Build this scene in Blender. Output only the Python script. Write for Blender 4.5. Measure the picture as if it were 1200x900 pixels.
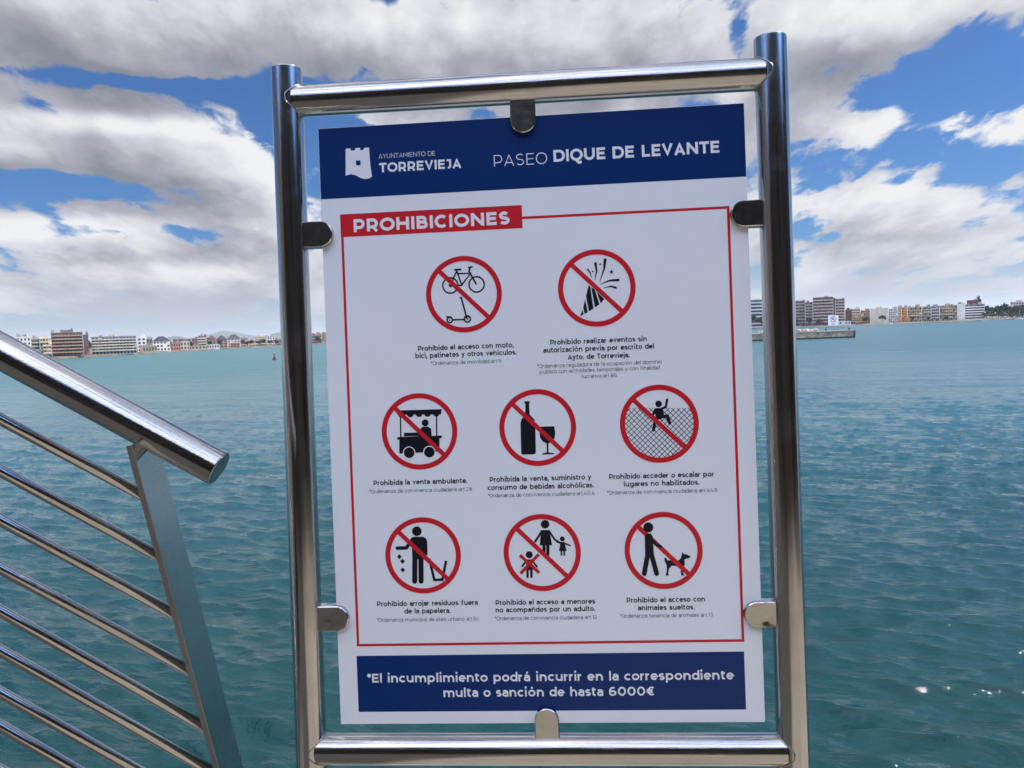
import bpy, bmesh, math, random
import numpy as np
from mathutils import Vector, Matrix
R = math.radians
random.seed(7)
for o in list(bpy.data.objects): bpy.data.objects.remove(o)
S = bpy.context.scene
COL = S.collection

# ------------------------------------------------------------------ camera
F = 900.0                                   # focal length in pixels of a 1200 x 900 frame
CAM_H = 6.0                                 # eye height over the sea
SLOPE, HOR0 = 0.0375, 390.5                 # horizon of the bay
def hor(x): return HOR0 - SLOPE * (x - 600)
_a = Vector((0, (450 - hor(600)) / F, -1)); _b = Vector((100 / F, (450 - hor(700)) / F, -1))
_up = _b.cross(_a).normalized()
if _up.y < 0: _up = -_up
_fw = Vector((0, 0, -1)); _fw = (_fw - _up * _fw.dot(_up)).normalized()
_rt = _fw.cross(_up)
C2W = Matrix((_rt, _fw, _up))               # camera axes -> world axes
EYE = Vector((0, 0, CAM_H))
cam = bpy.data.cameras.new('camera'); camo = bpy.data.objects.new('camera', cam); COL.objects.link(camo)
camo.matrix_world = Matrix.Translation(EYE) @ C2W.to_4x4()
cam.sensor_width = 36; cam.lens = F / 1200 * 36; cam.clip_start = 0.05; cam.clip_end = 40000
S.camera = camo
def at(x, y, d):                            # a viewing direction of the survey photograph and a depth -> a place in the world
    return EYE + C2W @ Vector(((x - 600) / F * d, (450 - y) / F * d, -d))
def shore(x, d, z=0.0):
    p = at(x, hor(x), d); p.z = z
    return p

# ------------------------------------------------------------------ sky, sun, exposure
SUN_AZ, SUN_EL = 90.0, 54.0                 # azimuth from +Y towards +X
S.view_settings.view_transform = 'Standard'; S.view_settings.look = 'None'
S.view_settings.exposure = 1.15; S.view_settings.gamma = 1.0; S.view_settings.use_curve_mapping = False
sun = bpy.data.lights.new('sun', 'SUN'); sun.energy = 3.2; sun.angle = R(0.53); sun.color = (1, 0.955, 0.88)
suno = bpy.data.objects.new('sun', sun); COL.objects.link(suno)
_sd = Vector((math.sin(R(SUN_AZ)) * math.cos(R(SUN_EL)), math.cos(R(SUN_AZ)) * math.cos(R(SUN_EL)), math.sin(R(SUN_EL))))
suno.rotation_euler = (-_sd).to_track_quat('-Z', 'Y').to_euler(); suno.location = (20, 0, 40)

W = bpy.data.worlds.new('World'); S.world = W; W.use_nodes = True
nt = W.node_tree; nt.nodes.clear()
class NT:
    """small helper to write node maths as expressions"""
    def __init__(s, tree): s.t = tree
    def n(s, typ, **kw):
        nd = s.t.nodes.new(typ)
        for k, v in kw.items(): setattr(nd, k, v)
        return nd
    def put(s, sock, v):
        if isinstance(v, bpy.types.NodeSocket): s.t.links.new(v, sock)
        else: sock.default_value = v
    def m(s, op, a, b=0.0, c=0.0, clamp=False):
        nd = s.n('ShaderNodeMath', operation=op, use_clamp=clamp)
        for i, v in enumerate((a, b, c)): s.put(nd.inputs[i], v)
        return nd.outputs[0]
    def v(s, op, a, b=(0, 0, 0)):
        nd = s.n('ShaderNodeVectorMath', operation=op)
        s.put(nd.inputs[0], a); s.put(nd.inputs[1], b)
        return nd.outputs['Value'] if op in ('DOT_PRODUCT', 'LENGTH') else nd.outputs[0]
    def xyz(s, x, y, z=0.0):
        nd = s.n('ShaderNodeCombineXYZ')
        for i, q in enumerate((x, y, z)): s.put(nd.inputs[i], q)
        return nd.outputs[0]
    def noise(s, vec, scale, detail=4, rough=0.5, dist=0.0):
        nd = s.n('ShaderNodeTexNoise'); s.put(nd.inputs['Vector'], vec)
        nd.inputs['Scale'].default_value = scale; nd.inputs['Detail'].default_value = detail
        nd.inputs['Roughness'].default_value = rough; nd.inputs['Distortion'].default_value = dist
        return nd.outputs[0]
    def mix(s, f, a, b):
        nd = s.n('ShaderNodeMix', data_type='RGBA')
        s.put(nd.inputs[0], f); s.put(nd.inputs[6], a); s.put(nd.inputs[7], b)
        return nd.outputs[2]
    def smooth(s, v, lo, hi, a=0.0, b=1.0):
        nd = s.n('ShaderNodeMapRange', interpolation_type='SMOOTHSTEP')
        s.put(nd.inputs[0], v)
        for i, q in enumerate((lo, hi, a, b)): s.put(nd.inputs[1 + i], q)
        return nd.outputs[0]

# cloud banks: place in the survey photo, half sizes, strength (negative = hole of blue sky)
BANKS = [(90, 40, 230, 50, .75), (470, 40, 200, 45, .6), (720, 70, 190, 75, .7), (150, 172, 170, 40, .75), (10, 175, 90, 45, .3),
         (300, 240, 90, 40, .45), (120, 262, 160, 26, .45), (130, 330, 330, 42, .8), (960, 110, 95, 70, .62), (1050, 240, 140, 42, .75), (1040, 300, 160, 20, .5),
         (1190, 150, 55, 28, .75), (1120, 5, 140, 30, .85), (600, 250, 250, 90, .4), (1080, 345, 190, 20, .45),
         (165, 97, 120, 9, -.8), (285, 108, 50, 20, -.6), (340, 150, 40, 36, -.5), (70, 218, 120, 13, -.85), (255, 275, 60, 10, -.6), (365, 190, 30, 50, -.7),
         (866, 42, 16, 28, -.8), (1080, 95, 80, 34, -.75), (1110, 145, 30, 14, .55), (1075, 190, 50, 14, .5), (1000, 150, 60, 18, .3), (1190, 90, 60, 30, -.6), (1150, 185, 70, 20, -.6), (960, 195, 40, 28, -.5), (945, 265, 30, 30, -.5), (1060, 165, 80, 22, -.3)]
def azel(x, y):
    d = (at(x, y, 1.0) - EYE).normalized()
    return math.atan2(d.x, d.y), math.asin(d.z)
grp = bpy.data.node_groups.new('cloud_density', 'ShaderNodeTree')
grp.interface.new_socket('az', in_out='INPUT', socket_type='NodeSocketFloat')
grp.interface.new_socket('el', in_out='INPUT', socket_type='NodeSocketFloat')
grp.interface.new_socket('density', in_out='OUTPUT', socket_type='NodeSocketFloat')
grp.interface.new_socket('bulk', in_out='OUTPUT', socket_type='NodeSocketFloat')
g = NT(grp); gi = g.n('NodeGroupInput'); go = g.n('NodeGroupOutput')
az, el = gi.outputs[0], gi.outputs[1]
elc = g.m('ADD', g.m('MAXIMUM', el, 0.0), 0.11)
uu = g.m('MULTIPLY', az, g.m('MULTIPLY', g.m('POWER', elc, -0.5), 2.0)); ww = g.m('MULTIPLY', g.m('LOGARITHM', elc, math.e), 1.75)
q = g.xyz(uu, ww, 3.7)
n1 = g.noise(q, 1.9, 10, 0.58, 0.15)
n2 = g.noise(q, 7.0, 7, 0.62, 0.25)
vo = g.n('ShaderNodeTexVoronoi', feature='F1'); g.put(vo.inputs['Vector'], g.v('ADD', q, g.v('MULTIPLY', g.xyz(n2, n1, 0.0), (0.25, 0.25, 0))))
vo.inputs['Scale'].default_value = 3.6; vo.inputs['Detail'].default_value = 2.0; vo.inputs['Roughness'].default_value = 0.5
puff = g.m('SUBTRACT', 0.42, vo.outputs['Distance'])
fine = g.m('MULTIPLY_ADD', puff, 0.55, g.m('MULTIPLY', g.m('SUBTRACT', n2, 0.5), 1.05))
acc = g.m('MULTIPLY', g.m('SUBTRACT', n1, 0.5), 1.9)
acc = g.m('ADD', acc, g.smooth(el, 0.42, 0.8, 0.10, 0.42))
base = g.xyz(az, el, 0)
for (x, y, sx, sy, amp) in BANKS:
    a, e = azel(x, y)
    dv = g.v('MULTIPLY', g.v('SUBTRACT', base, (a, e, 0)), (F / sx, F / sy, 0))
    ex = g.m('EXPONENT', g.m('MULTIPLY', g.v('DOT_PRODUCT', dv, dv), -0.8))
    acc = g.m('MULTIPLY_ADD', ex, amp, acc)
grp.links.new(g.m('ADD', acc, fine), go.inputs[0]); grp.links.new(g.m('MULTIPLY_ADD', fine, 0.42, acc), go.inputs[1])

w = NT(nt)
sky = w.n('ShaderNodeTexSky', sky_type='NISHITA', sun_disc=False, sun_elevation=R(SUN_EL), sun_rotation=R(SUN_AZ))
sky.air_density = 1.0; sky.dust_density = 0.6; sky.ozone_density = 1.6
tc = w.n('ShaderNodeTexCoord')
dirn = w.v('NORMALIZE', tc.outputs['Generated'])
sep = w.n('ShaderNodeSeparateXYZ'); nt.links.new(dirn, sep.inputs[0])
az = w.m('ARCTAN2', sep.outputs[0], sep.outputs[1]); el = w.m('ARCSINE', sep.outputs[2])
def dens(de, da=0.0):
    nd = w.n('ShaderNodeGroup'); nd.node_tree = grp
    nt.links.new(w.m('ADD', az, da), nd.inputs[0]); nt.links.new(w.m('ADD', el, de), nd.inputs[1])
    return nd.outputs
D0, K0 = dens(0.0); D1, K1 = dens(0.046, 0.014)
cover = w.smooth(D0, 0.0, 0.30)
lit = w.m('SUBTRACT', w.m('SUBTRACT', K0, K1), w.m('MULTIPLY', w.m('MAXIMUM', w.m('SUBTRACT', K0, 0.30), 0.0), 0.42))
for (x, y, sx, sy, amp) in [(80, 55, 190, 45, .5), (110, 195, 130, 26, .45), (160, 300, 140, 16, .2), (480, 45, 160, 40, .25), (760, 75, 120, 45, .3), (1060, 262, 120, 14, .25)]:
    a, e_ = azel(x, y)
    dv = w.v('MULTIPLY', w.v('SUBTRACT', w.xyz(az, el, 0), (a, e_, 0)), (F / sx, F / sy, 0))
    lit = w.m('SUBTRACT', lit, w.m('MULTIPLY', w.m('EXPONENT', w.m('MULTIPLY', w.v('DOT_PRODUCT', dv, dv), -0.8)), amp))
lit = w.m('ADD', lit, w.m('MULTIPLY', w.m('MAXIMUM', w.m('SUBTRACT', 0.38, D0), 0.0), 0.9))      # thin edges let the light through
lit = w.m('MULTIPLY_ADD', w.m('SUBTRACT', D0, K0), 0.55, lit)
cr = w.n('ShaderNodeValToRGB'); ln_ = w.n('ShaderNodeMapRange'); nt.links.new(lit, ln_.inputs[0]); ln_.inputs[1].default_value = -0.95; ln_.inputs[2].default_value = 0.40; nt.links.new(ln_.outputs[0], cr.inputs[0])
e = cr.color_ramp.elements; e[0].position = 0.0; e[0].color = (0.17, 0.18, 0.215, 1); e[1].position = 1.0; e[1].color = (0.61, 0.61, 0.62, 1)
k = e.new(0.40); k.color = (0.30, 0.31, 0.35, 1); k = e.new(0.70); k.color = (0.47, 0.475, 0.51, 1)
cloud = w.v('SCALE', cr.outputs[0]); cloud.node.inputs['Scale'].default_value = 6.5
blue = w.v('MULTIPLY', sky.outputs[0], (0.155, 0.285, 0.465))
col = w.mix(cover, blue, cloud)
hz = w.smooth(el, 0.0, 0.115, 0.82, 0.0)
col = w.mix(hz, col, (2.95, 3.15, 3.5, 1))
back = w.m('ADD', w.smooth(sep.outputs[1], 0.15, -0.5, 1.0, 4.2), w.smooth(el, 0.5, 0.9, 0.0, 1.0))      # added gain: unseen sky behind and overhead brightened to light the panel
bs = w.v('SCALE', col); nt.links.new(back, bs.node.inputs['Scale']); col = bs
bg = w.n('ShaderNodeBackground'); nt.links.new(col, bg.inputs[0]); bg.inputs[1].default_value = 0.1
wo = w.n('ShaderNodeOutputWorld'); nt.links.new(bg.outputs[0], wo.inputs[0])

# ------------------------------------------------------------------ helpers
def material(name, base, rough=0.6, metal=0.0, var=0.0, scale=3.0, spec=0.5, coord='Object', bump=0.0, bscale=None, stretch=None, rvar=0.0):
    m = bpy.data.materials.new(name); m.use_nodes = True
    t = NT(m.node_tree); b = m.node_tree.nodes['Principled BSDF']
    b.inputs['Roughness'].default_value = rough; b.inputs['Metallic'].default_value = metal
    b.inputs['Specular IOR Level'].default_value = spec
    b.inputs['Base Color'].default_value = (*base, 1)
    c = t.n('ShaderNodeTexCoord').outputs[coord]
    if stretch: c = t.v('MULTIPLY', c, stretch)
    if var or rvar:
        n = t.noise(c, scale, 5, 0.6, 0.3)
    if var:
        lo = tuple(max(0, k * (1 - var)) for k in base) + (1,); hi = tuple(min(1, k * (1 + var)) for k in base) + (1,)
        m.node_tree.links.new(t.mix(t.smooth(n, 0.3, 0.7), lo, hi), b.inputs['Base Color'])
    if rvar:
        m.node_tree.links.new(t.m('MULTIPLY_ADD', t.smooth(n, 0.3, 0.75), rvar, rough), b.inputs['Roughness'])
    if bump:
        nb = t.noise(c, bscale or scale * 4, 4, 0.6)
        bn = t.n('ShaderNodeBump'); bn.inputs['Strength'].default_value = 1.0; bn.inputs['Distance'].default_value = bump
        m.node_tree.links.new(nb, bn.inputs['Height']); m.node_tree.links.new(bn.outputs[0], b.inputs['Normal'])
    return m
def link(name, me, mats=None, parent=None, M=None):
    o = bpy.data.objects.new(name, me); COL.objects.link(o)
    if mats is not None:
        for m in (mats if isinstance(mats, (list, tuple)) else [mats]): me.materials.append(m)
    if parent is not None: o.parent = parent
    if M is not None: o.matrix_local = M
    return o
def from_bm(name, bm, mats, parent=None, M=None, smooth=False):
    me = bpy.data.meshes.new(name); bm.normal_update(); bm.to_mesh(me); bm.free()
    if smooth:
        for p in me.polygons: p.use_smooth = True
    return link(name, me, mats, parent, M)
def empty(name, loc, rz=0.0):
    o = bpy.data.objects.new(name, None); COL.objects.link(o); o.empty_display_size = 0.2
    o.location = loc; o.rotation_euler = (0, 0, rz)
    return o
def tag(o, label=None, cat=None, group=None, kind=None):
    if label: o['label'] = label
    if cat: o['category'] = cat
    if group: o['group'] = group
    if kind: o['kind'] = kind
    return o
def add_box(bm, x0, x1, y0, y1, z0, z1, mi=0):
    vs = [bm.verts.new(p) for p in ((x0, y0, z0), (x1, y0, z0), (x1, y1, z0), (x0, y1, z0), (x0, y0, z1), (x1, y0, z1), (x1, y1, z1), (x0, y1, z1))]
    for f in ((3, 2, 1, 0), (4, 5, 6, 7), (0, 1, 5, 4), (1, 2, 6, 5), (2, 3, 7, 6), (3, 0, 4, 7)):
        bm.faces.new([vs[i] for i in f]).material_index = mi
def box_obj(name, dims, mats, parent=None, M=None, bevel=0.0):
    bm = bmesh.new(); add_box(bm, *dims)
    if bevel: bmesh.ops.bevel(bm, geom=bm.edges[:], offset=bevel, segments=2, affect='EDGES')
    return from_bm(name, bm, mats, parent, M)
def tube(bm, p, q, r, seg=32, cap=True, chamfer=0.0, r2=None):
    p, q = Vector(p), Vector(q); d = (q - p).normalized()
    a = d.orthogonal().normalized(); b = d.cross(a)
    r2 = r if r2 is None else r2
    prof = [(p, r), (q, r2)] if not chamfer else [(p, r - chamfer), (p + d * chamfer, r), (p + d * chamfer * 1.6, r), (q - d * chamfer * 1.6, r2), (q - d * chamfer, r2), (q, r2 - chamfer)]
    rings = [[bm.verts.new(c + (a * math.cos(t) + b * math.sin(t)) * rr) for t in [2 * math.pi * i / seg for i in range(seg)]] for c, rr in prof]
    for A, B in zip(rings, rings[1:]):
        for i in range(seg):
            f = bm.faces.new((A[i], A[(i + 1) % seg], B[(i + 1) % seg], B[i])); f.smooth = True
    if cap:
        bm.faces.new(rings[0][::-1]); bm.faces.new(rings[-1])

# ------------------------------------------------------------------ materials
def steel_mat(name, base=(0.49, 0.47, 0.44), rough=0.1, streak=(1, 1, 40), dents=0.0):
    m = bpy.data.materials.new(name); m.use_nodes = True
    t = NT(m.node_tree); b = m.node_tree.nodes['Principled BSDF']; L = m.node_tree.links
    b.inputs['Metallic'].default_value = 1.0
    c = t.n('ShaderNodeTexCoord').outputs['Object']
    n = t.noise(t.v('MULTIPLY', c, streak), 14, 5, 0.65, 0.2)
    n2 = t.noise(c, 9, 5, 0.65, 0.6)
    L.new(t.m('ADD', t.m('MULTIPLY', t.smooth(n, 0.35, 0.75), 0.07), t.m('MULTIPLY_ADD', t.smooth(n2, 0.45, 0.8), 0.16, rough)), b.inputs['Roughness'])
    L.new(t.mix(t.smooth(n2, 0.35, 0.85), (*base, 1), tuple(k * 0.86 for k in base) + (1,)), b.inputs['Base Color'])
    bn = t.n('ShaderNodeBump'); bn.inputs['Distance'].default_value = 0.0001 if not dents else dents; bn.inputs['Strength'].default_value = 1.0
    L.new(n if not dents else t.noise(c, 30, 1.5, 0.5), bn.inputs['Height']); L.new(bn.outputs[0], b.inputs['Normal'])
    return m
STEEL_V = steel_mat('polished_steel_upright', streak=(40, 40, 1.0))
STEEL_H = steel_mat('polished_steel_level', streak=(1.0, 40, 40))
STEEL_C = steel_mat('polished_steel_clamp', streak=(6, 6, 6), rough=0.13)
STEEL_D = steel_mat('polished_steel_dented', streak=(6, 6, 6), rough=0.08, dents=0.0022)
STEEL_P = steel_mat('polished_steel_flat', base=(0.5, 0.5, 0.49), streak=(4, 4, 14), rough=0.09)
WELD = steel_mat('weld_bead', base=(0.42, 0.4, 0.38), streak=(9, 9, 9), rough=0.25)
PANEL = material('white_coated_aluminium', (0.84, 0.85, 0.855), 0.30, var=0.015, scale=2.0, spec=0.4)
PANEL_EDGE = PANEL
BLUE = material('printed_blue', (0.001, 0.027, 0.13), 0.30, spec=0.3, var=0.03)
RED = material('printed_red', (0.62, 0.016, 0.026), 0.32, spec=0.4, var=0.03)
BLACK = material('printed_black', (0.008, 0.009, 0.014), 0.35, spec=0.35)
WHITE = material('printed_white', (0.84, 0.85, 0.855), 0.32, spec=0.4)
GREY = material('printed_dark_grey', (0.018, 0.02, 0.027), 0.35, spec=0.35)
PAVING = None

# ------------------------------------------------------------------ the notice board: pose of its panel
PW, PH = 0.7, 1.0
_RP = Matrix(((0.99690279, -0.03665, -0.06958164), (0.03598204, 0.99929376, -0.0108293), (0.0699294, 0.00829207, 0.99751748)))
_TP = Vector((0.04275016, -0.06022118, -1.26422665))
PM = Matrix.Translation(EYE + C2W @ _TP) @ (C2W @ _RP).to_4x4()      # panel frame: x right, y up, z towards the viewer
PMI = PM.inverted()
def P(x, y):                                # survey photo -> metres on the panel face
    o = PMI @ EYE; d = (PMI @ at(x, y, 1.0)) - o
    t = -o.z / d.z
    return Vector((o.x + d.x * t, o.y + d.y * t))

# ------------------------------------------------------------------ stroke lettering (geometric grotesque)
def arc(cx, cy, rx, ry, a0, a1, n=None):
    n = n or max(4, int(abs(a1 - a0) / 11))
    return [(cx + rx * math.cos(R(a0 + (a1 - a0) * i / n)), cy + ry * math.sin(R(a0 + (a1 - a0) * i / n))) for i in range(n + 1)]
def glyph(c, h):
    """strokes (centre lines), width; cap height 700, x height 530; h = half stroke"""
    T, B, X = 700 - h, h, 530 - h
    acc = {'á': 'a', 'é': 'e', 'í': 'ı', 'ó': 'o', 'ú': 'u', 'ñ': 'n'}
    if c in acc:
        s, wd = glyph(acc[c], h); s = list(s)
        if c == 'ñ': s.append([(wd * .5 - 120, 640), (wd * .5 - 50, 680), (wd * .5 + 40, 645), (wd * .5 + 120, 690)])
        else: s.append([(wd * .5 - 30, 605), (wd * .5 + 60, 745)])
        return s, wd
    if c == 'A': w = 700; return [[(h * 1.05, 0), (w / 2, 700 - h * 1.2), (w - h * 1.05, 0)], [(w * .2, 200), (w * .8, 200)]], w
    if c == 'B': w = 580; m = 360; r = (T - m) / 2; r2 = (m - B) / 2; return [[(h, 0), (h, 700)], [(h, T)] + arc(w - 60 - h - r, (T + m) / 2, r + 10, r, 90, -90) + [(h, m)], [(h, m)] + arc(w - h - r2, (m + B) / 2, r2, r2, 90, -90) + [(h, B)]], w
    if c == 'C': w = 680; return [arc(365, 350, 365 - h, 350 - h + 5, 48, 312)], w
    if c == 'D': w = 710; return [[(h, 0), (h, 700)], [(h, T)] + arc(w - 350, 350, 350 - h, 350 - h, 90, -90) + [(h, B)]], w
    if c == 'E': w = 530; return [[(h, 0), (h, 700)], [(h, T), (w, T)], [(h, 360), (w - 40, 360)], [(h, B), (w, B)]], w
    if c == 'H': w = 670; return [[(h, 0), (h, 700)], [(w - h, 0), (w - h, 700)], [(h, 355), (w - h, 355)]], w
    if c == 'I': return [[(h, 0), (h, 700)]], 2 * h
    if c == 'J': w = 375; r = 165 - h; return [[(30, T), (w - h, T)] + [(w - h, 230)] + arc(w - h - r - 20, 225, r + 20, 225 - h, 0, -130)], w
    if c == 'L': w = 500; return [[(h, 0), (h, 700)], [(h, B), (w, B)]], w
    if c == 'M': w = 810; return [[(h, 0), (h, 700)], [(h * 1.2, 690 - h), (w / 2, 190 + h), (w - h * 1.2, 690 - h)], [(w - h, 0), (w - h, 700)]], w
    if c == 'N': w = 690; return [[(h, 0), (h, 700)], [(h * 1.3, 690 - h), (w - h * 1.3, 10 + h)], [(w - h, 0), (w - h, 700)]], w
    if c == 'O': w = 790; return [arc(w / 2, 350, w / 2 - h, 355 - h, 0, 360, 36)], w
    if c == 'P': w = 590; m = 235; r = (T - m) / 2; return [[(h, 0), (h, 700)], [(h, T)] + arc(w - h - r, (T + m) / 2, r, r, 90, -90) + [(h, m)]], w
    if c == 'Q': w = 790; return [arc(w / 2, 350, w / 2 - h, 355 - h, 0, 360, 36), [(w * .48, 40), (w * .66, -110), (w * .9, -85)]], w
    if c == 'R': w = 600; m = 235; r = (T - m) / 2; return [[(h, 0), (h, 700)], [(h, T)] + arc(w - h - r - 10, (T + m) / 2, r, r, 90, -90) + [(h, m)], [(w * .56, m), (w - h * .9, 0)]], w
    if c == 'S': w = 560; r = (T - 355) / 2; r2 = (355 - B) / 2; return [arc(w / 2, T - r, w / 2 - h - 15, r, 35, 270)[:-1] + arc(w / 2, B + r2, w / 2 - h, r2, 90, -145)], w
    if c == 'T': w = 600; return [[(0, T), (w, T)], [(w / 2, 0), (w / 2, T)]], w
    if c == 'U': w = 670; r = w / 2 - h; return [[(h, 700), (h, 300)] + arc(w / 2, 300, r, 300 - h, 180, 360) + [(w - h, 700)]], w
    if c == 'V': w = 690; return [[(h * 1.05, 700), (w / 2, h * 1.2), (w - h * 1.05, 700)]], w
    if c == 'Y': w = 640; return [[(h, 700), (w / 2, 270), (w - h, 700)], [(w / 2, 0), (w / 2, 290)]], w
    bw = 590                                   # round letters
    bowl = lambda x0, wd: arc(x0 + wd / 2, 265, wd / 2 - h, 268 - h, 0, 360, 28)
    if c == 'a': w = 500; return [[(70, 445)] + arc(w / 2 - 5, 330, w / 2 - h + 5, 200 - h, 125, 0) + [(w - h, 0)], [(w - h, 308), (215, 308)] + arc(210, (308 + h) / 2, 210 - h, (308 - h) / 2, 90, 270) + [(250, h)] + arc(w - h - 180, 170, 180, 170 - h, -90, 0)], w
    if c == 'b': return [[(h, 0), (h, 742)], bowl(0, bw)], bw
    if c == 'c': w = 530; return [arc(bw / 2, 265, bw / 2 - h, 268 - h, 48, 312)], w
    if c == 'd': return [[(bw - h, 0), (bw - h, 742)], bowl(0, bw)], bw
    if c == 'e': w = 570; return [[(h, 265), (w - h, 265)] + arc(w / 2, 265, w / 2 - h, 268 - h, 0, 318)], w
    if c == 'f': w = 360; return [[(130 , 0), (130, 560)] + arc(270, 575, 140, 742 - h - 575, 180, 70), [(10, 500), (320, 500)]], w
    if c == 'g': return [bowl(0, bw), [(bw - h, 530), (bw - h, 40)] + arc(bw / 2, 20, bw / 2 - h, 215 - h, 0, -140)], bw
    if c in 'hn': w = 555; r = w / 2 - h; s = [[(h, 0), (h, 742 if c == 'h' else 530)], [(h, 260)] + arc(w / 2, 260, r, 270 - h, 180, 0) + [(w - h, 0)]]; return s, w
    if c == 'i': return [[(h, 0), (h, 530)], [(h, 625), (h, 625 + 2.3 * h)]], 2 * h
    if c == 'ı': return [[(h, 0), (h, 530)]], 2 * h
    if c == 'j': return [[(h, 530), (h, -90)] + arc(h - 95, -90, 95, 110 - h, 0, -80), [(h, 625), (h, 625 + 2.3 * h)]], 2 * h
    if c == 'l': return [[(h, 0), (h, 742)]], 2 * h
    if c == 'm': w = 910; r = (w - 2 * h) / 4; return [[(h, 0), (h, 530)], [(h, 280)] + arc(h + r, 280, r, 250 - h, 180, 0) + [(h + 2 * r, 0)], [(h + 2 * r, 280)] + arc(h + 3 * r, 280, r, 250 - h, 180, 0) + [(w - h, 0)]], w
    if c == 'o': return [bowl(0, bw)], bw
    if c == 'p': return [[(h, -195), (h, 530)], bowl(0, bw)], bw
    if c == 'r': w = 340; return [[(h, 0), (h, 530)], [(h, 280)] + arc(h + 240, 290, 240, 240 - h, 180, 95)], w
    if c == 's': w = 460; r = (X - 268) / 2; r2 = (268 - h) / 2; return [arc(w / 2, X - r, w / 2 - h - 5, r, 32, 270)[:-1] + arc(w / 2, h + r2, w / 2 - h, r2, 90, -145)], w
    if c == 't': w = 370; return [[(130, 650), (130, 160)] + arc(270, 150, 140, 150 - h, 180, 290), [(10, 500), (330, 500)]], w
    if c == 'u': w = 555; r = w / 2 - h; return [[(h, 530), (h, 240)] + arc(w / 2, 250, r, 250 - h, 180, 360) + [(w - h, 265)], [(w - h, 530), (w - h, 0)]], w
    if c == 'v': w = 540; return [[(h * 1.05, 530), (w / 2, h * 1.2), (w - h * 1.05, 530)]], w
    if c == 'y': w = 540; return [[(h * 1.05, 530), (w / 2, h * 1.1)], [(w - h * 1.05, 530), (w * .38, -110)] + [(w * .25, -185 + h), (w * .06, -160 + h)]], w
    if c == 'z': w = 480; return [[(10, X), (w - h, X), (h, h), (w, h)]], w
    if c == '0': w = 650; return [arc(w / 2, 350, w / 2 - h, 355 - h, 0, 360, 34)], w
    if c == '1': w = 320; return [[(0, T), (w - h, T), (w - h, 0)]], w
    if c == '2': w = 560; return [arc(w / 2 - 10, 490, w / 2 - h - 15, 210 - h, 150, -35) + [(h * 1.4, B), (w, B)]], w
    if c == '3': w = 560; return [[(40, T), (w - 70, T), (w * .45, 400)] + arc(w / 2 - 20, 205, w / 2 + 20 - h, 205 - h, 75, -145)], w
    if c == '4': w = 640; return [[(w * .56, 700), (h * 1.2, 190), (w, 190)], [(w * .72, 0), (w * .72, 400)]], w
    if c == '5': w = 560; return [[(w - 50, T), (120, T), (90, 400), (w * .45, 410)] + arc(w / 2 - 10, 210, w / 2 + 10 - h, 210 - h, 75, -145)], w
    if c in '69':
        w = 600; s = [arc(w / 2, 220, w / 2 - h, 222 - h, 0, 360, 26), arc(w * .56, 350, w * .56 - h, 352 - h, 188, 62)]
        return (s if c == '6' else [[(w - x, 700 - y) for x, y in q] for q in s]), w
    if c == '8': w = 600; return [arc(w / 2, 195, w / 2 - h, 197 - h, 0, 360, 26), arc(w / 2, 525, w / 2 - h - 30, 177 - h, 0, 360, 26)], w
    if c == '€': w = 690; return [arc(395, 350, 330 - h, 355 - h, 50, 310), [(0, 425), (480, 425)], [(0, 275), (480, 275)]], w
    if c == '.': return [[(h, 0), (h, 2.3 * h)]], 2.2 * h
    if c == ',': return [[(h, 2.3 * h), (h * 1.1, 0), (h * .3, -1.6 * h)]], 2.4 * h
    if c == '*': r = 150; return [[(150 + r * math.cos(R(a)), 560 + r * math.sin(R(a))), (150 - r * math.cos(R(a)), 560 - r * math.sin(R(a)))] for a in (90, 30, 150)], 300
    raise KeyError(c)
def ribbon(bm, pts, hw, z, mi=0, widths=None):
    """flat strip of half width hw along pts (2-D) with mitred joints"""
    pts = [Vector(p) for p in pts]
    closed = len(pts) > 3 and (pts[0] - pts[-1]).length < 1e-9
    out = []
    n = len(pts)
    for i in range(n):
        a = pts[i - 1] if i > 0 else (pts[-2] if closed else None)
        b = pts[i + 1] if i < n - 1 else (pts[1] if closed else None)
        d1 = (pts[i] - a).normalized() if a is not None else None
        d2 = (b - pts[i]).normalized() if b is not None else None
        d1 = d1 or d2; d2 = d2 or d1
        nn = Vector((-(d1.y + d2.y), d1.x + d2.x))
        nn = nn.normalized() if nn.length > 1e-6 else Vector((-d1.y, d1.x))
        k = 1.0 / max(0.55, nn.dot(Vector((-d1.y, d1.x))))
        hh = (widths[i] if widths else hw) * k
        out.append((bm.verts.new((*(pts[i] + nn * hh), z)), bm.verts.new((*(pts[i] - nn * hh), z))))
    for A, B in zip(out, out[1:]):
        bm.faces.new((A[0], A[1], B[1], B[0])).material_index = mi
def text_into(bm, s, pL, pR, cap, weight, z, mi=0):
    """one line of lettering from pL to pR (panel metres), cap height in metres"""
    h = weight / 2
    sb = max(36, 108 - h * .62)
    x = 0.0; items = []
    for ch in s:
        if ch == ' ': x += 380; continue
        st, wd = glyph(ch, h)
        narrow = sb * (0.55 if ch in 'oecdOCQDavVAyYTtrs.,*' else 1.0)
        items.append((x + narrow if x else 0.0, st)); x = (x + narrow if x else 0.0) + wd + narrow
        last = narrow
    total = x - last
    sx = (pR.x - pL.x) / total; sy = cap / 700
    y0 = (pL.y + pR.y) / 2
    k = 0
    for ox, st in items:
        for q in st:
            pts = [(pL.x + (ox + a) * sx, y0 + b * sy) for a, b in q]
            ribbon(bm, pts, h * (sx + sy) / 2, z + (k % 5) * 0.00002, mi); k += 1
    return sx / sy
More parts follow.
